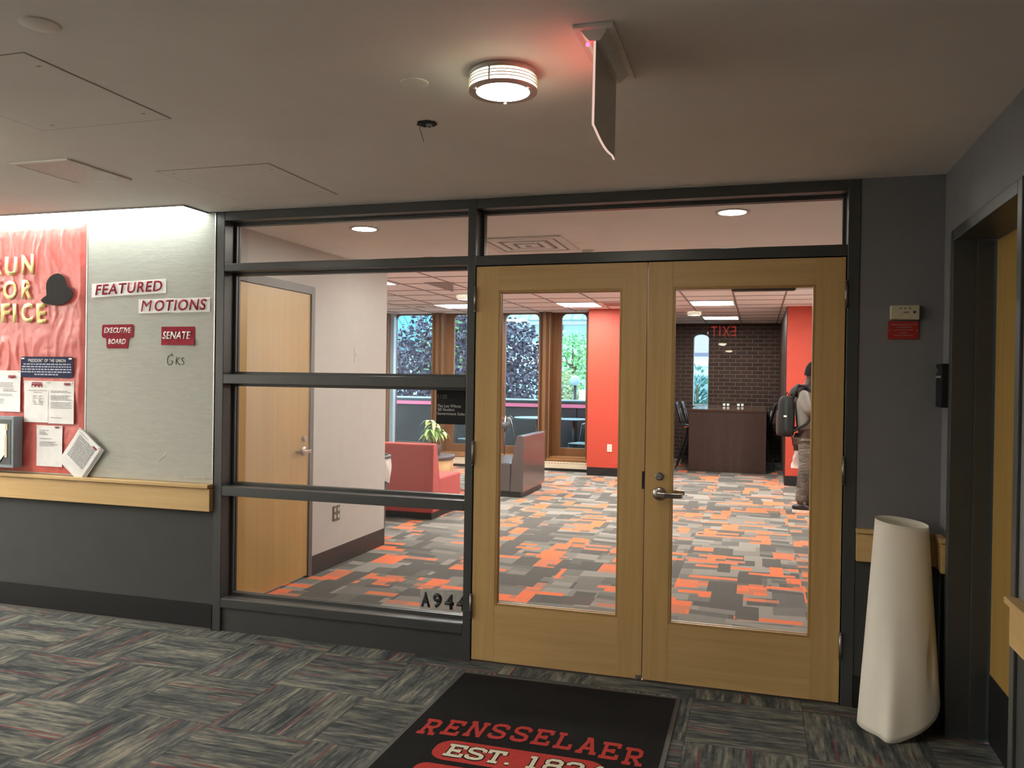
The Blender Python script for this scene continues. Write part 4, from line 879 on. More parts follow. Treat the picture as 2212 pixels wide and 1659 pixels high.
t = thing('wall_outlet', 'taupe wall plate with four cream sockets low on the off-white wall', 'outlet', (-1.795, 1.77, .37))
pl = box(-1.7995, -1.794, 1.715, 1.828, .365, .487).build('plate', 'frame_in', t, .002)
for y in (1.745, 1.80):
    for z in (.40, .455): 
        m = MB(); m.lathe((0, 0, 0), [(.017, 0), (.017, .003)], 16); m.v = [(-1.794 + c, y + a, z + b * 1.1) for a, b, c in m.v]; m.build('socket', 'beige', pl)
t = thing('reflected_plate', 'pale glass reflection built as a plate high on the off-white wall', 'reflection', (-1.797, 2.08, 1.66))  # faint reflection in the glass, modelled as a plate on the wall
pl = box(-1.7995, -1.797, 2.045, 2.115, 1.66, 1.785).build('plate', 'whitewall', t, .001); box(-1.797, -1.794, 2.07, 2.09, 1.705, 1.74).build('plate_bump', 'whitewall', pl)
# ------------------------------------------------------------------ suite ceiling fittings
def downlight(x, y, label):
    t = thing('downlight', label, 'ceiling light', (x, y, ZC), 'round downlights inside the doors')
    n = 40; ci = [(x + .078 * math.cos(2 * PI * k / n), y + .078 * math.sin(2 * PI * k / n)) for k in range(n)]; co = [(x + .097 * math.cos(2 * PI * k / n), y + .097 * math.sin(2 * PI * k / n)) for k in range(n)]
    MB().ringplate(co, ci, 'z', ZC - .005, ZC - .0003).build('trim_ring', 'lamp_metal', t); MB().prism(ci, 'z', ZC - .003, ZC - .0006).build('lens', 'down', t)
downlight(-1.026, 0.687, 'round downlight over the glass side panel, nearest the partition'); downlight(1.312, 0.66, 'round downlight seen at the right of the transom'); downlight(-1.09, 2.02, 'round downlight deeper inside, before the off-white wall ends'); downlight(0.42, 2.05, 'round downlight behind the transom, just above the door head')
t = thing('air_diffuser', 'square white air diffuser in the plaster ceiling behind the transom', 'air vent', (-.12, 1.5, ZC))
def sq(c, h): return [(c[0] - h, c[1] - h), (c[0] + h, c[1] - h), (c[0] + h, c[1] + h), (c[0] - h, c[1] + h)]
cc = (-0.13, 1.49)
MB().ringplate(sq(cc, .31), sq(cc, .25), 'z', ZC - .012, ZC - .0003).build('frame', 'white_plastic', t, .003)
box(cc[0] - .25, cc[0] + .25, cc[1] - .25, cc[1] + .25, ZC - .002, ZC - .0005).build('backing', 'tbar', t)
for h in (.23, .15, .07): MB().ringplate(sq(cc, h), sq(cc, h - .045), 'z', ZC - .010 - (.23 - h) * .03, ZC - .003).build('vane', 'ceil_in', t)
t = thing('smoke_detector', 'small round smoke detector on the plaster ceiling behind the transom', 'smoke detector', (.235, 1.86, ZC))
MB().lathe((0.235, 1.86, ZC - .03), [(.03, 0), (.045, .012), (.05, .03)], 28).build('case', 'white_plastic', t)
def troffer(x0, x1, y0, y1, label):
    t = thing('ceiling_light_panel', label, 'ceiling light', ((x0 + x1) / 2, (y0 + y1) / 2, ZT), 'square light panels in the tiled ceiling')
    w = .022; o = [(x0, y0), (x1, y0), (x1, y1), (x0, y1)]; i = [(x0 + w, y0 + w), (x1 - w, y0 + w), (x1 - w, y1 - w), (x0 + w, y1 - w)]
    MB().ringplate(o, i, 'z', ZT - .012, ZT - .0008).build('frame', 'white_plastic', t); box(x0 + w, x1 - w, y0 + w, y1 - w, ZT - .008, ZT - .001).build('lens', 'trof', t)
for a in ((-3.42, -2.80, 7.70, 8.38, 'light panel in the tiled ceiling above the red sofa side'), (-1.46, -.85, 7.70, 8.38, 'light panel in the tiled ceiling before the orange-red wall'), (0.50, 1.13, 7.70, 8.38, 'nearer light panel in the ceiling before the brick niche'), (0.50, 1.13, 10.55, 11.2, 'farther light panel in the ceiling over the counter table'),
          (-1.46, -.85, 4.4, 5.08, 'light panel hidden above the door head, over the middle carpet'), (0.50, 1.13, 4.4, 5.08, 'light panel hidden above the door head, over the right carpet'), (-3.42, -2.8, 4.4, 5.08, 'light panel above the back of the red sofa, behind the white wall'), (2.45, 3.07, 6.3, 6.98, 'light panel above and right of the standing person')): troffer(*a)
t = thing('air_diffuser', 'flat square air diffuser in the tiled ceiling near the windows', 'air vent', (-3.9, 8.1, ZT))
cc = (-3.78, 8.05); MB().ringplate(sq(cc, .3), sq(cc, .22), 'z', ZT - .012, ZT - .0008).build('frame', 'white_plastic', t)
box(cc[0] - .22, cc[0] + .22, cc[1] - .22, cc[1] + .22, ZT - .006, ZT - .0012).build('backing', 'tbar', t); MB().ringplate(sq(cc, .17), sq(cc, .1), 'z', ZT - .011, ZT - .0062).build('vane', 'ceil_in', t)
t = thing('air_diffuser', 'dark slotted air vent in the tiled ceiling beside the orange-red wall', 'air vent', (-.5, 8.05, ZT))
box(-.82, -.22, 7.72, 8.36, ZT - .01, ZT - .001).build('frame', 'white_plastic', t); box(-.77, -.27, 7.80, 8.28, ZT - .013, ZT - .0102).build('backing', 'tbar', t)
m = MB().prism([(-2.42, 4.99), (-2.05, 5.0), (-2.42, 5.98)], 'z', ZT - .009, ZT - .0065); tag(m.build('ceiling_patch', 'tbar'), 'dark grey triangular patch on the tiled ceiling above the red sofa', 'ceiling patch')
# ------------------------------------------------------------------ tall wooden windows at the back
YF, YB = 9.30, 9.56
def arch_rect(x0, x1, z0, z1, r, n=6):
    out = [(x0, z0), (x1, z0), (x1, z1 - r)]
    out += [(x1 - r + r * math.cos(PI / 2 * k / n), z1 - r + r * math.sin(PI / 2 * k / n)) for k in range(1, n + 1)]
    out += [(x0 + r - r * math.sin(PI / 2 * k / n), z1 - r + r * math.cos(PI / 2 * k / n)) for k in range(0, n + 1)]
    return out
def tall_window(num, label, ox0, ox1, gx0, gx1):
    t = thing('window_%d' % num, label, 'window', ((ox0 + ox1) / 2, YB, .16), kind='structure')
    z0, z1, gz0, gz1, r = .165, ZT - .002, .372, 2.665, .085
    inner = arch_rect(gx0, gx1, gz0, gz1, r); n = len(inner)
    # outer outline matched point for point
    outer = [(ox0, z0), (ox1, z0), (ox1, z1 - .12)] + [(ox1, z1 - .12 + .12 * (k / 6)) for k in range(1, 7)] + [(ox0, z1 - .12 * (k / 6)) for k in range(0, 7)]
    MB().ringplate(outer, inner, 'y', YB - .05, YB).build('sash', 'oak', t)
    m = box(ox0, ox0 + .022, YF - .02, YB - .05, z0, z1); m.box(ox1 - .022, ox1, YF - .02, YB - .05, z0, z1); m.build('reveal', 'oak', t, .004)
    m = box(ox0 + .022, ox1 - .022, YF + .02, YB - .05, z0, .235); m.box(ox0 - .012, ox1 + .012, YF - .05, YF + .02, z0, .205); m.build('sill', 'oak2', t, .006)
    MB().prism(arch_rect(gx0 - .004, gx1 + .004, gz0 - .004, gz1 + .004, r), 'y', YB - .028, YB - .023).build('glass_pane', 'wglass', t)
    return t
WN = [(4, 'tall wooden window beside the orange-red wall', -1.935, -1.255, -1.768, -1.338), (5, 'tall wooden window behind the grey sofa', -2.93, -2.09, -2.775, -2.175), (6, 'tall wooden window partly behind the room sign', -3.90, -3.02, -3.735, -3.14), (7, 'tall wooden window behind the potted plant', -4.95, -4.05, -4.86, -4.115), (8, 'leftmost tall window, mostly behind the off-white wall', -5.95, -5.07, -5.8, -5.04 - .08)]
for a in WN: tall_window(*a)
ps = [(-1.255, -1.17), (-2.09, -1.935), (-3.02, -2.93), (-4.05, -3.90), (-5.07, -4.95), (-6.1, -5.95)]
for a, b in ps:
    m = box(a, b, YF + .03, YB, 0, ZT - .001)
    if b - a > .1: m.box((a + b) / 2 - .028, (a + b) / 2 + .028, YF - .03, YF + .03, .0, ZT - .001)
    struct('wall_back', m, 'oak', 'brown wooden pier between the tall windows', 'wall')
struct('wall_back', box(-5.95, -1.255, YF + .06, YB, 0, .165), 'oak', 'low wooden wall under the tall windows', 'wall')
struct('trim_10', box(-4.93, -4.862, YF + .1, YB - .055, .236, ZT - .003), 'globe', 'pale grey strip at the left jamb of the window behind the plant', 'trim')
t = thing('baseboard_heater', 'long cream baseboard heater below the tall windows', 'heater', (-3.6, 9.27, 0))
box(-6.0, -1.20, 9.235, 9.30, .045, .158).build('cover', 'heater', t, .006); box(-6.0, -1.20, 9.255, 9.30, 0, .045).build('toe_space', 'black', t)
m = MB()
for k in range(90): x = -5.95 + k * .0525; m.box(x, x + .03, 9.2345, 9.2375, .128, .138)
m.build('grille_slot', 'oak2', t)
t = thing('wall_outlet', 'white double outlet low on the orange-red wall', 'outlet', (-.80, 8.855, .4))
pl = box(-.838, -.762, 8.852, 8.8595, .392, .512).build('plate', 'white_plastic', t, .002)
for z in (.425, .478): MB().prism([(-.80 + .016 * math.cos(k * PI / 6), z + .018 * math.sin(k * PI / 6)) for k in range(12)], 'y', 8.849, 8.852).build('socket', 'beige', pl)
# ------------------------------------------------------------------ sofas, table, plants, bin
t = thing('lounge_sofa', 'coral red lounge sofa seen from behind', 'sofa', (-2.65, 4.4, 0))
def back_prof(y0, zt): return [(y0, .075), (y0 + .20, .075), (y0 + .20, .44), (y0 + .105, zt - .015), (y0 + .09, zt), (y0 + .015, zt), (y0, zt - .015)]
bk_ = MB().prism(back_prof(4.015, .822), 'x', -3.45, -1.868).build('backrest', 'sofa_red', t, .014, 3)
MB().box(-3.44, -1.872, 4.218, 4.88, .075, .435).build('seat', 'sofa_red', t, .018, 3)
box(-3.40, -1.90, 4.06, 4.80, 0, .075).build('plinth', 'black', t); m = MB()
m.tube([(-1.955, 4.016, .09), (-1.955, 4.014, .45), (-1.955, 4.017, .80)], .003, 6); m.build('piping', 'sofa_red', bk_)
t = thing('lounge_sofa', 'grey vinyl lounge sofa seen from its end', 'sofa', (-1.8, 6.5, 0))
px = [(-1.413, .075), (-1.585, .075), (-1.575, .45), (-1.508, .79), (-1.495, .806), (-1.43, .806), (-1.413, .79)]
MB().prism(px, 'y', 5.955, 7.08).build('backrest', 'sofa_grey', t, .014, 3)
box(-2.22, -1.588, 5.965, 7.07, .075, .445).build('seat', 'sofa_grey', t, .018, 3); box(-2.16, -1.45, 6.0, 7.04, 0, .075).build('plinth', 'black', t)
t = thing('drum_table', 'round wooden drum table with a dark top between the sofas', 'side table', (-2.80, 6.12, 0))
MB().lathe((-2.80, 6.12, 0), [(.34, .0), (.34, .455)], 48).build('body', 'table_wood', t); MB().lathe((-2.80, 6.12, .456), [(.36, 0), (.365, .006), (.365, .036), (.36, .042)], 48).build('top', 'tabletop', t)
def leaf(m, base, d, L, Wd, droop, up=Vector((0, 0, 1))):
    d = d.normalized(); s = d.cross(up); s = s.normalized() if s.length > 1e-3 else Vector((1, 0, 0))
    vs = []; n = 6
    for i in range(n + 1):
        f = i / n; c = base + d * L * f + Vector((0, 0, -droop * f * f)); w = Wd * math.sin(PI * min(1, f * .93 + .07)) ** .8
        vs += [c - s * w + Vector((0, 0, w * .25)), c, c + s * w + Vector((0, 0, w * .25))]
    fs = []
    for i in range(n):
        for k in (0, 1): fs.append((i * 3 + k, i * 3 + k + 1, i * 3 + k + 4, i * 3 + k + 3))
    m.add(vs, fs, True)
t = thing('potted_plant', 'leafy green potted plant on the drum table behind the red sofa', 'plant', (-2.72, 6.12, .498))
pt = MB().lathe((-2.72, 6.12, .499), [(.06, 0), (.085, .01), (.10, .13), (.095, .135), (.088, .12)], 28).build('pot', 'pot', t); MB().lathe((-2.72, 6.12, .60), [(.001, .008), (.09, .008)], 20, cap=False).build('soil', 'soil', pt)
st = MB(); lf = MB(); rnd = random.Random(3)
st.tube([(-2.705, 6.12, .60), (-2.70, 6.11, .68), (-2.715, 6.10, .76)], [.012, .010, .007], 8); st.tube([(-2.73, 6.13, .60), (-2.725, 6.14, .67), (-2.70, 6.12, .74)], [.010, .009, .006], 8)
for k in range(15):
    a = k * 2.4 + .3; e = rnd.uniform(.0, 1.45); L = rnd.uniform(.07, .22)
    tip = Vector((-2.715, 6.10, .745)) + Vector((math.cos(a) * math.cos(e) * .8, math.sin(a) * math.cos(e) * .8, math.sin(e) * 1.05)) * L
    st.tube([(-2.715, 6.10, .745), ((-2.715 + tip.x) / 2, (6.1 + tip.y) / 2, (.745 + tip.z) / 2 + .015), tuple(tip)], .003, 6)
    for q in range(6):
        b = a + q * 2 * PI / 6; leaf(lf, tip, Vector((math.cos(b), math.sin(b), .35)), rnd.uniform(.10, .16), .026, rnd.uniform(.09, .17))
st.build('stem', 'bark', t); lf.build('foliage', 'leaf', t, normals=False)
t = thing('spider_plant', 'pale spider plant hanging at the window behind the grey sofa', 'plant', (-2.64, 9.2, .93))
lf = MB(); hub = Vector((-2.64, 9.16, .86)); rnd = random.Random(5)
for k in range(13):
    a = rnd.uniform(0, 2 * PI); leaf(lf, hub + Vector((math.cos(a) * .04, math.sin(a) * .03, 0)), Vector((math.cos(a) * .55, math.sin(a) * .2, rnd.uniform(.5, 1.5))), rnd.uniform(.16, .26), .0065, rnd.uniform(.22, .5))
lf.build('foliage', 'reflect', t, normals=False)
MB().lathe((-2.66, 9.16, .70), [(.05, 0), (.07, .02), (.075, .10)], 20).build('pot', 'pot', t)
MB().tube([(-2.66, 9.16, .06), (-2.66, 9.16, .70)], .012, 8).build('stand', 'railm', t); MB().lathe((-2.66, 9.16, .0), [(.08, 0), (.08, .012), (.015, .02)], 20).build('foot', 'railm', t)
t = thing('trash_bin', 'dark trash bin with a white liner behind the end of the off-white wall', 'bin', (-2.15, 3.06, 0))
MB().lathe((-2.165, 3.06, 0), [(.165, 0), (.20, .62), (.205, .63)], 36).build('body', 'bin', t)
def liner(u, v):
    a = 2 * PI * u; r = .208 + .016 * math.sin(PI * v) + .006 * math.sin(9 * a + v * 4) + .004 * math.sin(17 * a); return (-2.165 + r * math.cos(a), 3.06 + r * math.sin(a), .52 + .235 * v - .02 * math.sin(5 * a) * (1 - v))
MB().grid(liner, 72, 12, True, True).build('liner', 'binliner', t, normals=False); MB().lathe((-2.165, 3.06, .745), [(.205, 0), (.222, .005), (.222, .03), (.205, .035), (.195, .03), (.195, .0)], 36, cap=False).build('rim', 'binrim', t)
# ------------------------------------------------------------------ counter table and stools
t = thing('counter_table', 'dark walnut counter-height table in front of the brick wall', 'table', (.975, 11.3, 0))
box(.336, 1.614, 10.22, 10.262, 0.0, 1.028).build('end_panel', 'walnut', t, .002); box(.330, 1.62, 10.205, 12.395, 1.03, 1.072).build('table_top', 'walnut_top', t, .003)
box(.90, 1.05, 10.262, 12.2, .45, .50).build('stretcher', 'walnut', t); box(.336, 1.614, 12.2, 12.242, 0, 1.028).build('end_panel', 'walnut', t)
for x, lb in ((.885, 'left small socket box on the counter table'), (1.15, 'right small socket box on the counter table')):
    t = thing('power_socket_box', lb, 'socket box', (x, 12.15, 1.072), 'socket boxes on the counter table')
    box(x - .075, x + .075, 12.13, 12.2, 1.0725, 1.14).build('case', 'stool', t, .004)
    for s in (-.036, .036): box(x + s - .022, x + s + .022, 12.126, 12.13, 1.085, 1.128).build('socket', 'white_print', t)
def bar_stool(label):
    t = thing('bar_stool', label, 'stool', (0, 0, 0), 'black bar stools at the counter table')
    # faces +x; seat at 0.74
    MB().grid(lambda u, v: (-.20 + .40 * u, -.20 + .40 * v, .755 + .02 * (2 * v - 1) ** 2 - .012 * math.sin(PI * u)), 10, 10).build('seat', 'stool', t, normals=False)
    box(-.19, .19, -.19, .19, .728, .752).build('seat_pad', 'orangeseat', t, .008)
    def bk(u, v): return (-.235 - .10 * v + .02 * (1 - (2 * u - 1) ** 2) * -1, -.19 + .38 * u, .80 + .37 * v)
    o = MB().grid(bk, 10, 8).build('backrest', 'stool', t, normals=False); o.modifiers.new('thickness', 'SOLIDIFY').thickness = .022
    for s in (-1, 1):
        MB().tube([(-.30, s * .17, 1.05), (-.235, s * .18, .80), (-.17, s * .18, .735), (.16, s * .18, .735)], .010, 8).build('back_support', 'railm', t)
        MB().tube([(.15, s * .18, .735), (.22, s * .205, .012)], .011, 8).build('leg', 'railm', t); MB().tube([(-.13, s * .18, .735), (-.33, s * .205, .012)], .011, 8).build('leg', 'railm', t)
    m = MB().tube([(.205, -.20, .20), (.205, .20, .20)], .009, 8); m.tube([(-.278, -.20, .20), (-.278, .20, .20)], .009, 8)
    for s in (-1, 1): m.tube([(.205, s * .20, .20), (-.278, s * .20, .20)], .009, 8)
    m.build('footrest', 'railm', t)
    return t
s0 = bar_stool('nearest bar stool at the left side of the counter table'); s0.location = (.42, 10.72, 0)
dup(s0, (.46, 11.4, 0), 0.0, 'farther bar stool at the left side of the counter table')
dup(s0, (1.41, 10.75, 0), PI, 'nearest bar stool at the right side of the counter table, behind the backpack'); dup(s0, (1.44, 11.4, 0), PI, 'farther bar stool at the right side of the counter table')
# ------------------------------------------------------------------ person
def skin(name, mat, parent, V, E, root=0, sub=2):
    off = wloc(parent) if parent else Vector((0, 0, 0))
    me = bpy.data.meshes.new(name); me.from_pydata([Vector(v[:3]) - off for v in V], E, []); me.materials.append(M[mat])
    o = bpy.data.objects.new(name, me); COL.objects.link(o)
    if parent: o.parent = parent
    md = o.modifiers.new('skin', 'SKIN'); md.use_smooth_shade = True; md.branch_smoothing = .6
    sv = me.skin_vertices[0].data
    for i, v in enumerate(V):
        r = v[3]; sv[i].radius = r if isinstance(r, tuple) else (r, r)
    sv[root].use_root = True
    sb = o.modifiers.new('sub', 'SUBSURF'); sb.levels = sub; sb.render_levels = sub
    return o
def person():
    bx, by = 2.05, 6.20
    t = thing('person', 'person in a grey hoodie and washed jeans standing with a backpack on', 'person', (bx, by, 0))
    V = []; E = []
    def v(x, y, z, r, p=None):
        V.append((x, y, z, r)); i = len(V) - 1
        if p is not None: E.append((p, i))
        return i
    pel = v(2.03, 6.20, .95, (.13, .10)); wa = v(2.015, 6.20, 1.10, (.12, .095), pel); ch = v(1.985, 6.20, 1.30, (.145, .11), wa); nb = v(2.015, 6.20, 1.47, (.07, .065), ch); nk = v(2.06, 6.20, 1.545, .055, nb)
    jw = v(2.085, 6.20, 1.60, (.066, .072), nk); hd = v(2.095, 6.20, 1.69, (.076, .09), jw); tp = v(2.09, 6.20, 1.745, (.058, .066), hd)
    for s in (-1, 1):
        sh = v(1.975, 6.20 + s * .165, 1.435, .055, ch)
        el = v(2.03 if s < 0 else 1.97, 6.20 + s * .235, 1.19 if s < 0 else 1.14, .042, sh)
        if s < 0: wr_ = v(2.245, 6.20 + s * .13, 1.30, .03, el); pm = v(2.29, 6.20 + s * .10, 1.345, (.034, .018), wr_); fd = Vector((.035, .02, .055)); side = Vector((.0, .019, .004))
        else: wr_ = v(1.985, 6.20 + s * .215, .90, .03, el); pm = v(1.99, 6.20 + s * .205, .84, (.018, .034), wr_); fd = Vector((.0, -.01, -.065)); side = Vector((.019, 0, 0))
        P = Vector(V[pm][:3])
        for k, L in enumerate((.85, 1.0, .95, .75)):
            b = P + fd * .35 + side * (k - 1.5); c = b + fd * .55 * L; d = c + fd * .45 * L + Vector((.01, .0, -.004))
            i1 = v(b.x, b.y, b.z, .0095, pm); i2 = v(c.x, c.y, c.z, .0085, i1); v(d.x, d.y, d.z, .0072, i2)
        b = P - side * 1.9; c = b + fd * .45 - side * .7; i1 = v(b.x, b.y, b.z, .011, pm); v(c.x, c.y, c.z, .009, i1)
        hp = v(2.03, 6.20 + s * .095, .88, (.092, .085), pel)
        if s < 0: kn = v(2.015, 6.10, .50, .058, hp); an = v(1.965, 6.09, .10, .04, kn); ft = v(2.06, 6.09, .055, (.03, .04), an)
        else: kn = v(2.10, 6.30, .50, .058, hp); an = v(2.06, 6.31, .10, .04, kn); ft = v(2.155, 6.31, .055, (.03, .04), an)
    skin('body', 'skin', t, V, E, pel)
    # face and ears
    m = MB()
    for s in (-1, 1): m.lathe((2.165, 6.20 + s * .03, 1.684), [(.0005, -.008), (.009, 0), (.0005, .008)], 10)
    m.build('eye', 'white_print', t)
    m = MB(); m.add([(2.165, 6.20, 1.70), (2.195, 6.20, 1.655), (2.165, 6.182, 1.65), (2.165, 6.218, 1.65)], [(0, 1, 2), (0, 3, 1), (1, 3, 2)]); m.build('nose', 'skin', t); box(2.158, 2.172, 6.175, 6.225, 1.618, 1.626).build('mouth', 'packbr', t)
    for s in (-1, 1):
        m = MB().lathe((0, 0, 0), [(.001, -.01), (.02, -.004), (.022, .004), (.001, .008)], 12); m.v = [(2.085 + a * .8, 6.20 + s * .096 + c * .8, 1.675 + b * 1.3) for a, b, c in m.v]; m.build('ear', 'skin', t)
    # hair
    def cap(u, w):
        a = 2 * PI * u; e = PI / 2 * w; n = .004 * mnoise.noise(Vector((math.cos(a) * 9, math.sin(a) * 9, w * 9)))
        zz = 1.665 - .03 * (math.cos(a) < -.1) + (0.045 if math.cos(a) > .55 else 0)
        return (2.09 + (.094 + n) * math.cos(a) * math.cos(e), 6.20 + (.088 + n) * math.sin(a) * math.cos(e), zz + (1.80 - zz) * math.sin(e))
    MB().grid(cap, 40, 14, True, True).build('hair', 'hair', t, normals=False)
    # hoodie
    V = []; E = []
    pel = v(2.025, 6.20, .93, (.185, .125)); wa = v(2.015, 6.20, 1.08, (.19, .13), pel); ch = v(1.985, 6.20, 1.29, (.195, .135), wa); nb = v(2.0, 6.20, 1.445, (.115, .095), ch)
    for s in (-1, 1):
        sh = v(1.965, 6.20 + s * .175, 1.43, .078, ch)
        if s < 0: el = v(2.035, 6.20 + s * .24, 1.195, .068, sh); m1 = v(2.13, 6.20 + s * .19, 1.245, .06, el); v(2.225, 6.20 + s * .14, 1.295, .046, m1)
        else: el = v(1.965, 6.20 + s * .24, 1.15, .065, sh); m1 = v(1.98, 6.20 + s * .225, 1.02, .056, el); v(1.985, 6.20 + s * .215, .915, .045, m1)
    hoo = skin('hoodie', 'hoodie', t, V, E, ch)
    def hoodf(u, w):
        a = 2 * PI * u; e = PI * (w - .5); x = .115 * math.cos(e) * math.cos(a); y = .145 * math.cos(e) * math.sin(a); z = .05 * math.sin(e)
        n = .008 * mnoise.noise(Vector((x * 14, y * 14, z * 14)))
        return (1.945 + x, 6.20 + y + n, 1.463 + z * (1 + .5 * (x < 0)) + .42 * x + n)
    MB().grid(hoodf, 36, 18, True, True).build('hood', 'hood', hoo, normals=False)
    MB().lathe((2.035, 6.20, 1.44), [(.10, 0), (.105, .02), (.088, .055), (.075, .07), (.068, .06)], 28).build('collar', 'hood', hoo)
    MB().lathe((2.025, 6.20, .865), [(.118, 0), (.128, .012), (.13, .06), (.12, .075)], 32).build('waistband', 'hood', hoo)
    # jeans
    V = []; E = []
    pel = v(2.03, 6.20, .90, (.14, .115))
    for s in (-1, 1):
        hp = v(2.03, 6.20 + s * .088, .82, (.10, .098), pel)
        if s < 0: md = v(2.025, 6.105, .66, .088, hp); kn = v(2.012, 6.10, .50, .076, md); cf = v(1.985, 6.095, .30, .070, kn); v(1.968, 6.09, .105, .066, cf)
        else: md = v(2.07, 6.295, .66, .088, hp); kn = v(2.10, 6.30, .50, .076, md); cf = v(2.085, 6.305, .30, .070, kn); v(2.065, 6.31, .105, .066, cf)
    skin('jeans', 'jeans', t, V, E, pel)
    # shoes
    for x, y in ((1.975, 6.09), (2.072, 6.31)):
        def shoe(u, w):
            a = 2 * PI * u; L = .145; cx = x + .055; ww = .048 - .008 * math.cos(a)
            r = 1.0 if w < .35 else math.cos((w - .35) / .65 * PI / 2) ** .55
            zz = .036 + .09 * w * (1 - .55 * max(0, math.cos(a)))
            k = (1 - .45 * w * (math.cos(a) > 0))
            return (cx + L * math.cos(a) * r * k - .03 * w, y + ww * math.sin(a) * (r if w > .35 else 1), zz)
        sh_ = MB().grid(shoe, 32, 12, True, True).build('shoe', 'shoe', t, normals=False)
        m = MB(); pts = [(x + .055 + .15 * math.cos(2 * PI * k / 32), y + (.052 - .008 * math.cos(2 * PI * k / 32)) * math.sin(2 * PI * k / 32)) for k in range(32)]; m.prism(pts, 'z', 0, .042)
        m.build('sole', 'sole', sh_, .006)
    return t
person()
t = thing('backpack', 'black and dark green backpack on the back of the standing person', 'backpack', (1.8, 6.2, .9))
def sup(c, r, p, nu=36, nv=20):
    m = MB()
    def f(u, w):
        a = 2 * PI * u; e = PI * (w - .5)
        sg = lambda q, k: math.copysign(abs(q) ** k, q)
        k = 1 - .26 * max(0, math.sin(e)) ** 2
        return (c[0] + r[0] * sg(math.cos(e), p) * sg(math.cos(a), p) * k, c[1] + r[1] * sg(math.cos(e), p) * sg(math.sin(a), p) * k, c[2] + r[2] * sg(math.sin(e), p))
    return m.grid(f, nu, nv, True, True)
mc = sup((1.80, 6.20, 1.14), (.095, .17, .245), .36).build('main_compartment', 'pack', t, normals=False); sup((1.735, 6.20, 1.06), (.05, .14, .155), .38).build('front_pocket', 'packbr', t, normals=False)
sup((1.80, 6.20, 1.15), (.03, .178, .235), .42).build('side_panel', 'pack2', t, normals=False)
box(1.765, 1.80, 6.018, 6.026, 1.135, 1.155).build('reflective_tab', 'reflect', mc, .003)
MB().tube([(1.83, 6.2, 1.38), (1.81, 6.2, 1.43), (1.78, 6.2, 1.37)], .008, 8).build('top_loop', 'pack', mc)
for s in (-1, 1):
    o = MB().tube([(1.865, 6.2 + s * .11, 1.34), (1.93, 6.2 + s * .125, 1.515), (2.03, 6.2 + s * .125, 1.50), (2.125, 6.2 + s * .13, 1.38), (2.13, 6.2 + s * .15, 1.22), (2.02, 6.2 + s * .172, 1.06), (1.88, 6.2 + s * .15, .97)], .016, 8).build('shoulder_strap', 'pack', t)
    MB().tube([(1.86, 6.2 + s * .15, .93), (1.88, 6.2 + s * .16, .84), (1.885, 6.2 + s * .16, .78)], .005, 6).build('strap_tail', 'pack', t)
t = thing('shopping_bag', 'white plastic bag hanging behind the legs of the standing person', 'bag', (1.97, 6.42, .5))
def bagf(u, w):
    a = 2 * PI * u; k = .35 + .65 * (1 - w) ** .7; n = .012 * mnoise.noise(Vector((math.cos(a) * 3, math.sin(a) * 3, w * 5)))
    return (1.975 + (.105 * k + n) * math.cos(a), 6.42 + (.05 * k + n) * math.sin(a), .50 + .27 * w)
MB().grid(bagf, 30, 12, True, True).build('sack', 'bag', t, normals=False); MB().tube([(1.955, 6.42, .765), (1.985, 6.408, .81), (2.0, 6.42, .765)], .006, 6).build('handle', 'bag', t)
t = thing('phone', 'dark phone held up in the hand of the standing person', 'phone', (2.33, 6.11, 1.36))
box(2.335, 2.343, 6.075, 6.15, 1.345, 1.49).build('case', 'phone', t, .003)
# ------------------------------------------------------------------ outside
struct('ground', box(-40, 40, 9.6, 120, -3.2, -3.0), 'ground', 'far pavement below the terrace', 'ground')
struct('terrace', box(-9, -.37, 9.75, 13.05, -.2, -.06), 'patio', 'dark paved terrace outside the tall windows', 'terrace')
t = thing('terrace_parapet', 'dark concrete parapet with pink coping and a pale rail around the terrace', 'parapet', (-4.5, 12.5, -.06))
for k in range(5): x0 = -8.6 + k * 1.62; box(x0, x0 + 1.605, 12.5, 12.65, -.06, .955).build('panel', 'concrete', t, .012)
box(-8.6, -.4, 12.47, 12.68, .957, 1.03).build('coping', 'pink', t); box(-8.6, -.4, 12.50, 12.66, 1.03, 1.075).build('shadow_gap', 'railm', t); MB().tube([(-8.6, 12.58, 1.10), (-.4, 12.58, 1.10)], .025, 10).build('rail', 'globe', t)
def patio_table(x, y, z, r, label):
    t = thing('patio_table', label, 'table', (x, y, -.06), 'round patio tables on the terrace')
    MB().lathe((x, y, z - .02), [(r - .01, 0), (r, .008), (r - .003, .02)], 40).build('top', 'steelblue', t); MB().tube([(x, y, -.04), (x, y, z - .02)], .035, 12).build('pedestal', 'railm', t); MB().lathe((x, y, -.06), [(.28, 0), (.28, .015), (.04, .03)], 28).build('base', 'railm', t)
patio_table(-2.55, 10.95, .815, .46, 'round patio table outside the window behind the grey sofa'); patio_table(-2.05, 11.9, .76, .36, 'round patio table outside the window beside the red wall')
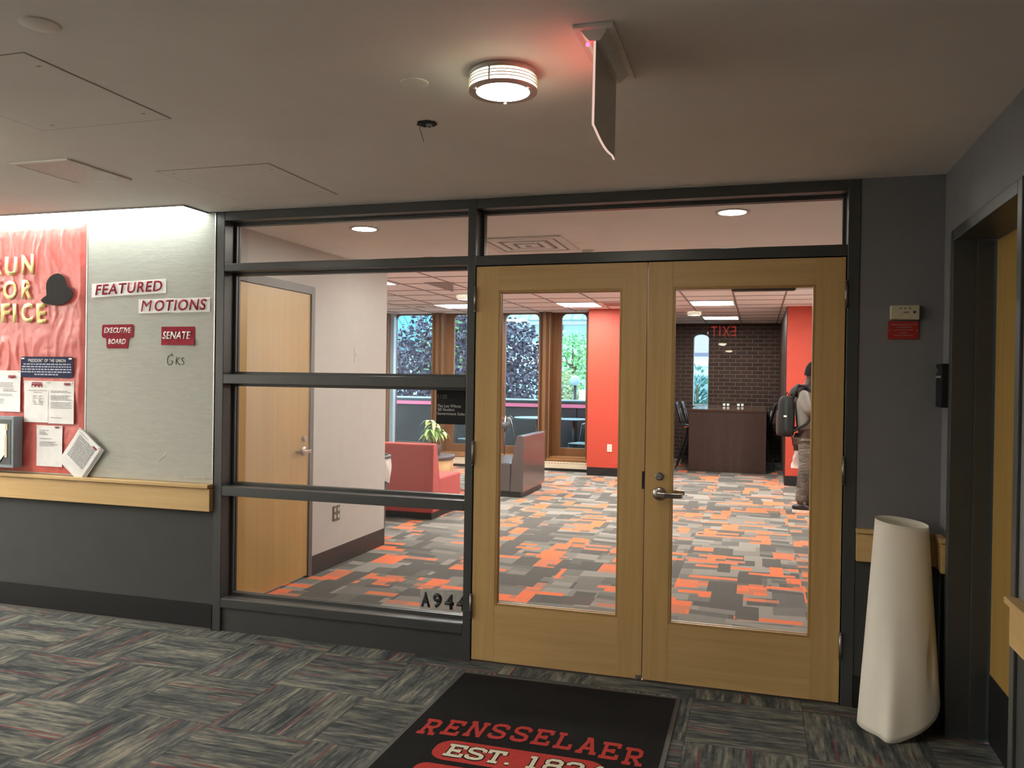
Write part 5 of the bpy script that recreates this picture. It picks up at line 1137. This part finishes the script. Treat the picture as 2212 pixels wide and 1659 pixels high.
def patio_chair(x, y, rz, label):
    t = thing('patio_chair', label, 'chair', (0, 0, 0), 'metal patio chairs on the terrace')
    z = -.06
    for s in (-1, 1):
        MB().tube([(-.2, s * .22, 0), (-.18, s * .22, .45), (-.25, s * .21, .78)], .012, 8).build('leg', 'railm', t); MB().tube([(.22, s * .22, 0), (.2, s * .22, .45), (-.18, s * .22, .45)], .012, 8).build('leg', 'railm', t)
    m = MB()
    for k in range(8): q = -.18 + k * .052; m.box(q, q + .035, -.22, .22, .445, .46)
    m.build('seat', 'steelblue', t)
    MB().tube([(-.25, -.21, .78), (-.265, 0, .83), (-.25, .21, .78)], .014, 8).build('top_rail', 'steelblue', t); m = MB()
    for k in range(6): q = -.16 + k * .064; m.tube([(-.185, q, .47), (-.255, q, .80)], .006, 6)
    m.build('back_slat', 'railm', t)
    t.location = (x, y, z); t.rotation_euler = (0, 0, rz); return t
patio_chair(-3.72, 10.5, 1.2, 'metal patio chair outside, seen under the room sign'); patio_chair(-1.52, 10.4, -1.9, 'metal patio chair outside, low in the window beside the red wall')
def tree(name, label, c, rad, trunk_z, n, size, mat, seed, shape='round', gap=0.0):
    t = thing(name, label, 'tree', (c[0], c[1], -3.0)); rnd = random.Random(seed)
    b = MB(); b.tube([(c[0], c[1], -3.0), (c[0] + .05, c[1], trunk_z), (c[0], c[1], c[2] + rad[2] * .5)], [.14, .10, .03], 10)
    for k in range(14):
        a = rnd.uniform(0, 2 * PI); e = rnd.uniform(.1, 1.1); q = Vector((math.cos(a) * math.cos(e) * rad[0], math.sin(a) * math.cos(e) * rad[1], math.sin(e) * rad[2])) * .8
        z0 = rnd.uniform(trunk_z, c[2]); b.tube([(c[0], c[1], z0), (c[0] + q.x * .5, c[1] + q.y * .5, z0 + q.z * .35 + .1), (c[0] + q.x, c[1] + q.y, z0 + q.z)], [.04, .025, .008], 6)
    b.build('trunk', 'bark', t); f = MB()
    for k in range(n):
        while True:
            p = Vector((rnd.uniform(-1, 1), rnd.uniform(-1, 1), rnd.uniform(-1, 1)))
            if shape == 'cone': ok = math.hypot(p.x, p.y) < (1 - p.z) / 2 * (0.85 + .3 * math.sin(p.z * 26))
            else: ok = p.length < 1 and p.length > .35 and mnoise.noise(p * 2.6 + Vector((seed, 0, 0))) > -.28 + gap
            if ok: break
        q = Vector((c[0] + p.x * rad[0], c[1] + p.y * rad[1], c[2] + p.z * rad[2]))
        d = Vector((rnd.uniform(-1, 1), rnd.uniform(-1, 1), rnd.uniform(-.9, .5))).normalized()
        if shape == 'cone': d = Vector((p.x, p.y, .12)).normalized() if math.hypot(p.x, p.y) > .02 else d
        s = d.cross(Vector((rnd.uniform(-1, 1), rnd.uniform(-1, 1), rnd.uniform(-1, 1)))).normalized(); L = size * rnd.uniform(.7, 1.3); w = L * (.13 if shape == 'cone' else .32); nn = d.cross(s) * (w * .5)
        f.add([q, q + d * L * .5 + s * w + nn, q + d * L, q + d * L * .5 - s * w + nn], [(0, 1, 2, 3)], False)
    f.build('foliage', mat, t, normals=False)
tree('plum_tree', 'large purple-leaved tree outside behind the terrace parapet', (-6.3, 17.0, 1.7), (2.6, 1.4, 1.85), -.5, 9000, .145, 'purple', 11)
tree('young_green_tree', 'bright green tree outside in the window beside the red wall', (-6.35, 31.0, 2.35), (1.0, .9, 1.45), -.5, 620, .22, 'green', 4, gap=.05)
tree('green_tree', 'bright green tree outside behind the purple tree', (-9.5, 25.0, 2.3), (1.6, 1.2, 1.8), -.5, 2200, .22, 'green', 9)
tree('pale_shrub_tree', 'pale olive shrub outside, low in the window beside the red wall', (-6.35, 29.0, .95), (.85, .7, 1.25), -1.5, 1100, .15, 'olive', 6)
tree('conifer_tree', 'blue-green conifer outside the slot window of the brick wall', (-.14, 19.0, .75), (.85, .85, 1.42), -1.5, 4600, .17, 'conif', 8, 'cone')
t = thing('teal_roof_building', 'distant building with teal ribbed roof behind the purple tree', 'building', (-21, 46, -3))
box(-27, -17.0, 44, 54, -3, 3.3).build('wall', 'palewall', t); MB().prism([(-28, 3.2), (-16.8, 3.2), (-19.4, 8.5), (-24.6, 8.5)], 'y', 43.4, 54).build('roof', 'teal', t)
for k in range(4): box(-26.4 + k * 2.4, -25.0 + k * 2.4, 43.9, 44.0, -.5, 1.6).build('window', 'bandglass', t)
t = thing('brick_tower_building', 'distant pinkish brick tower with a white cornice right of the teal roof', 'building', (-15, 44, -3))
box(-17.3, -13.6, 42, 50, -3, 5.05).build('wall', 'redbrick', t); box(-17.5, -13.4, 41.8, 50.2, 5.05, 5.5).build('cornice', 'whitestone', t); box(-15.4, -14.0, 41.95, 42.0, 1.0, 3.2).build('window', 'bandglass', t)
t = thing('pale_banded_building', 'distant pale blue building with a teal eave and window band', 'building', (-8, 44, -3))
box(-13.0, 3.0, 42, 52, -3, 4.95).build('wall', 'palewall', t); box(-13.0, 3.0, 41.9, 42, 4.05, 4.72).build('window_band', 'bandglass', t)
for k in range(9): box(-12.9 + k * 1.7, -12.75 + k * 1.7, 41.8, 41.9, 4.05, 4.72).build('mullion', 'railm', t)
box(-13.0, 3.2, 41.7, 42, 4.72, 4.95).build('lintel', 'whitestone', t); MB().prism([(41.0, 4.95), (52, 4.95), (46, 8.0)], 'x', -13.2, 3.4).build('roof', 'teal2', t)
box(-13.0, 3.0, 41.85, 42.0, 3.85, 4.05).build('sill', 'bandglass', t); box(-13.0, 3.0, 41.85, 42.0, 2.4, 2.7).build('ledge', 'whitestone', t); box(-13.0, 3.0, 41.9, 42.0, .2, 1.9).build('lower_window_band', 'bandglass', t)
t = thing('lamp_post', 'globe lamp post outside in the window beside the red wall', 'street lamp', (-5.34, 27, -3))
MB().tube([(-5.34, 27, -3), (-5.34, 27, 1.4)], .06, 10).build('post', 'railm', t); m = MB(); m.lathe((-5.34, 27, 1.52), [(.001, -.21), (.1, -.18), (.18, -.1), (.21, 0), (.18, .1), (.1, .18), (.001, .21)], 24); m.build('globe', 'globe', t)
tag(box(-5.40, -4.6, 28, 29, -3, 1.15).build('stone_pillar', 'whitestone', None, .05), 'pale stone pillar outside beside the globe lamp post', 'pillar')
t = thing('lilac_canopy', 'lilac building soffit seen at the top of the slot window', 'building', (.3, 22, -3))
box(-3.5, 2.6, 22, 26, 2.45, 5.6).build('soffit', 'purplepanel', t); box(2.0, 2.6, 22, 22.6, -3, 2.45).build('column', 'purplepanel', t)
flush_texts()
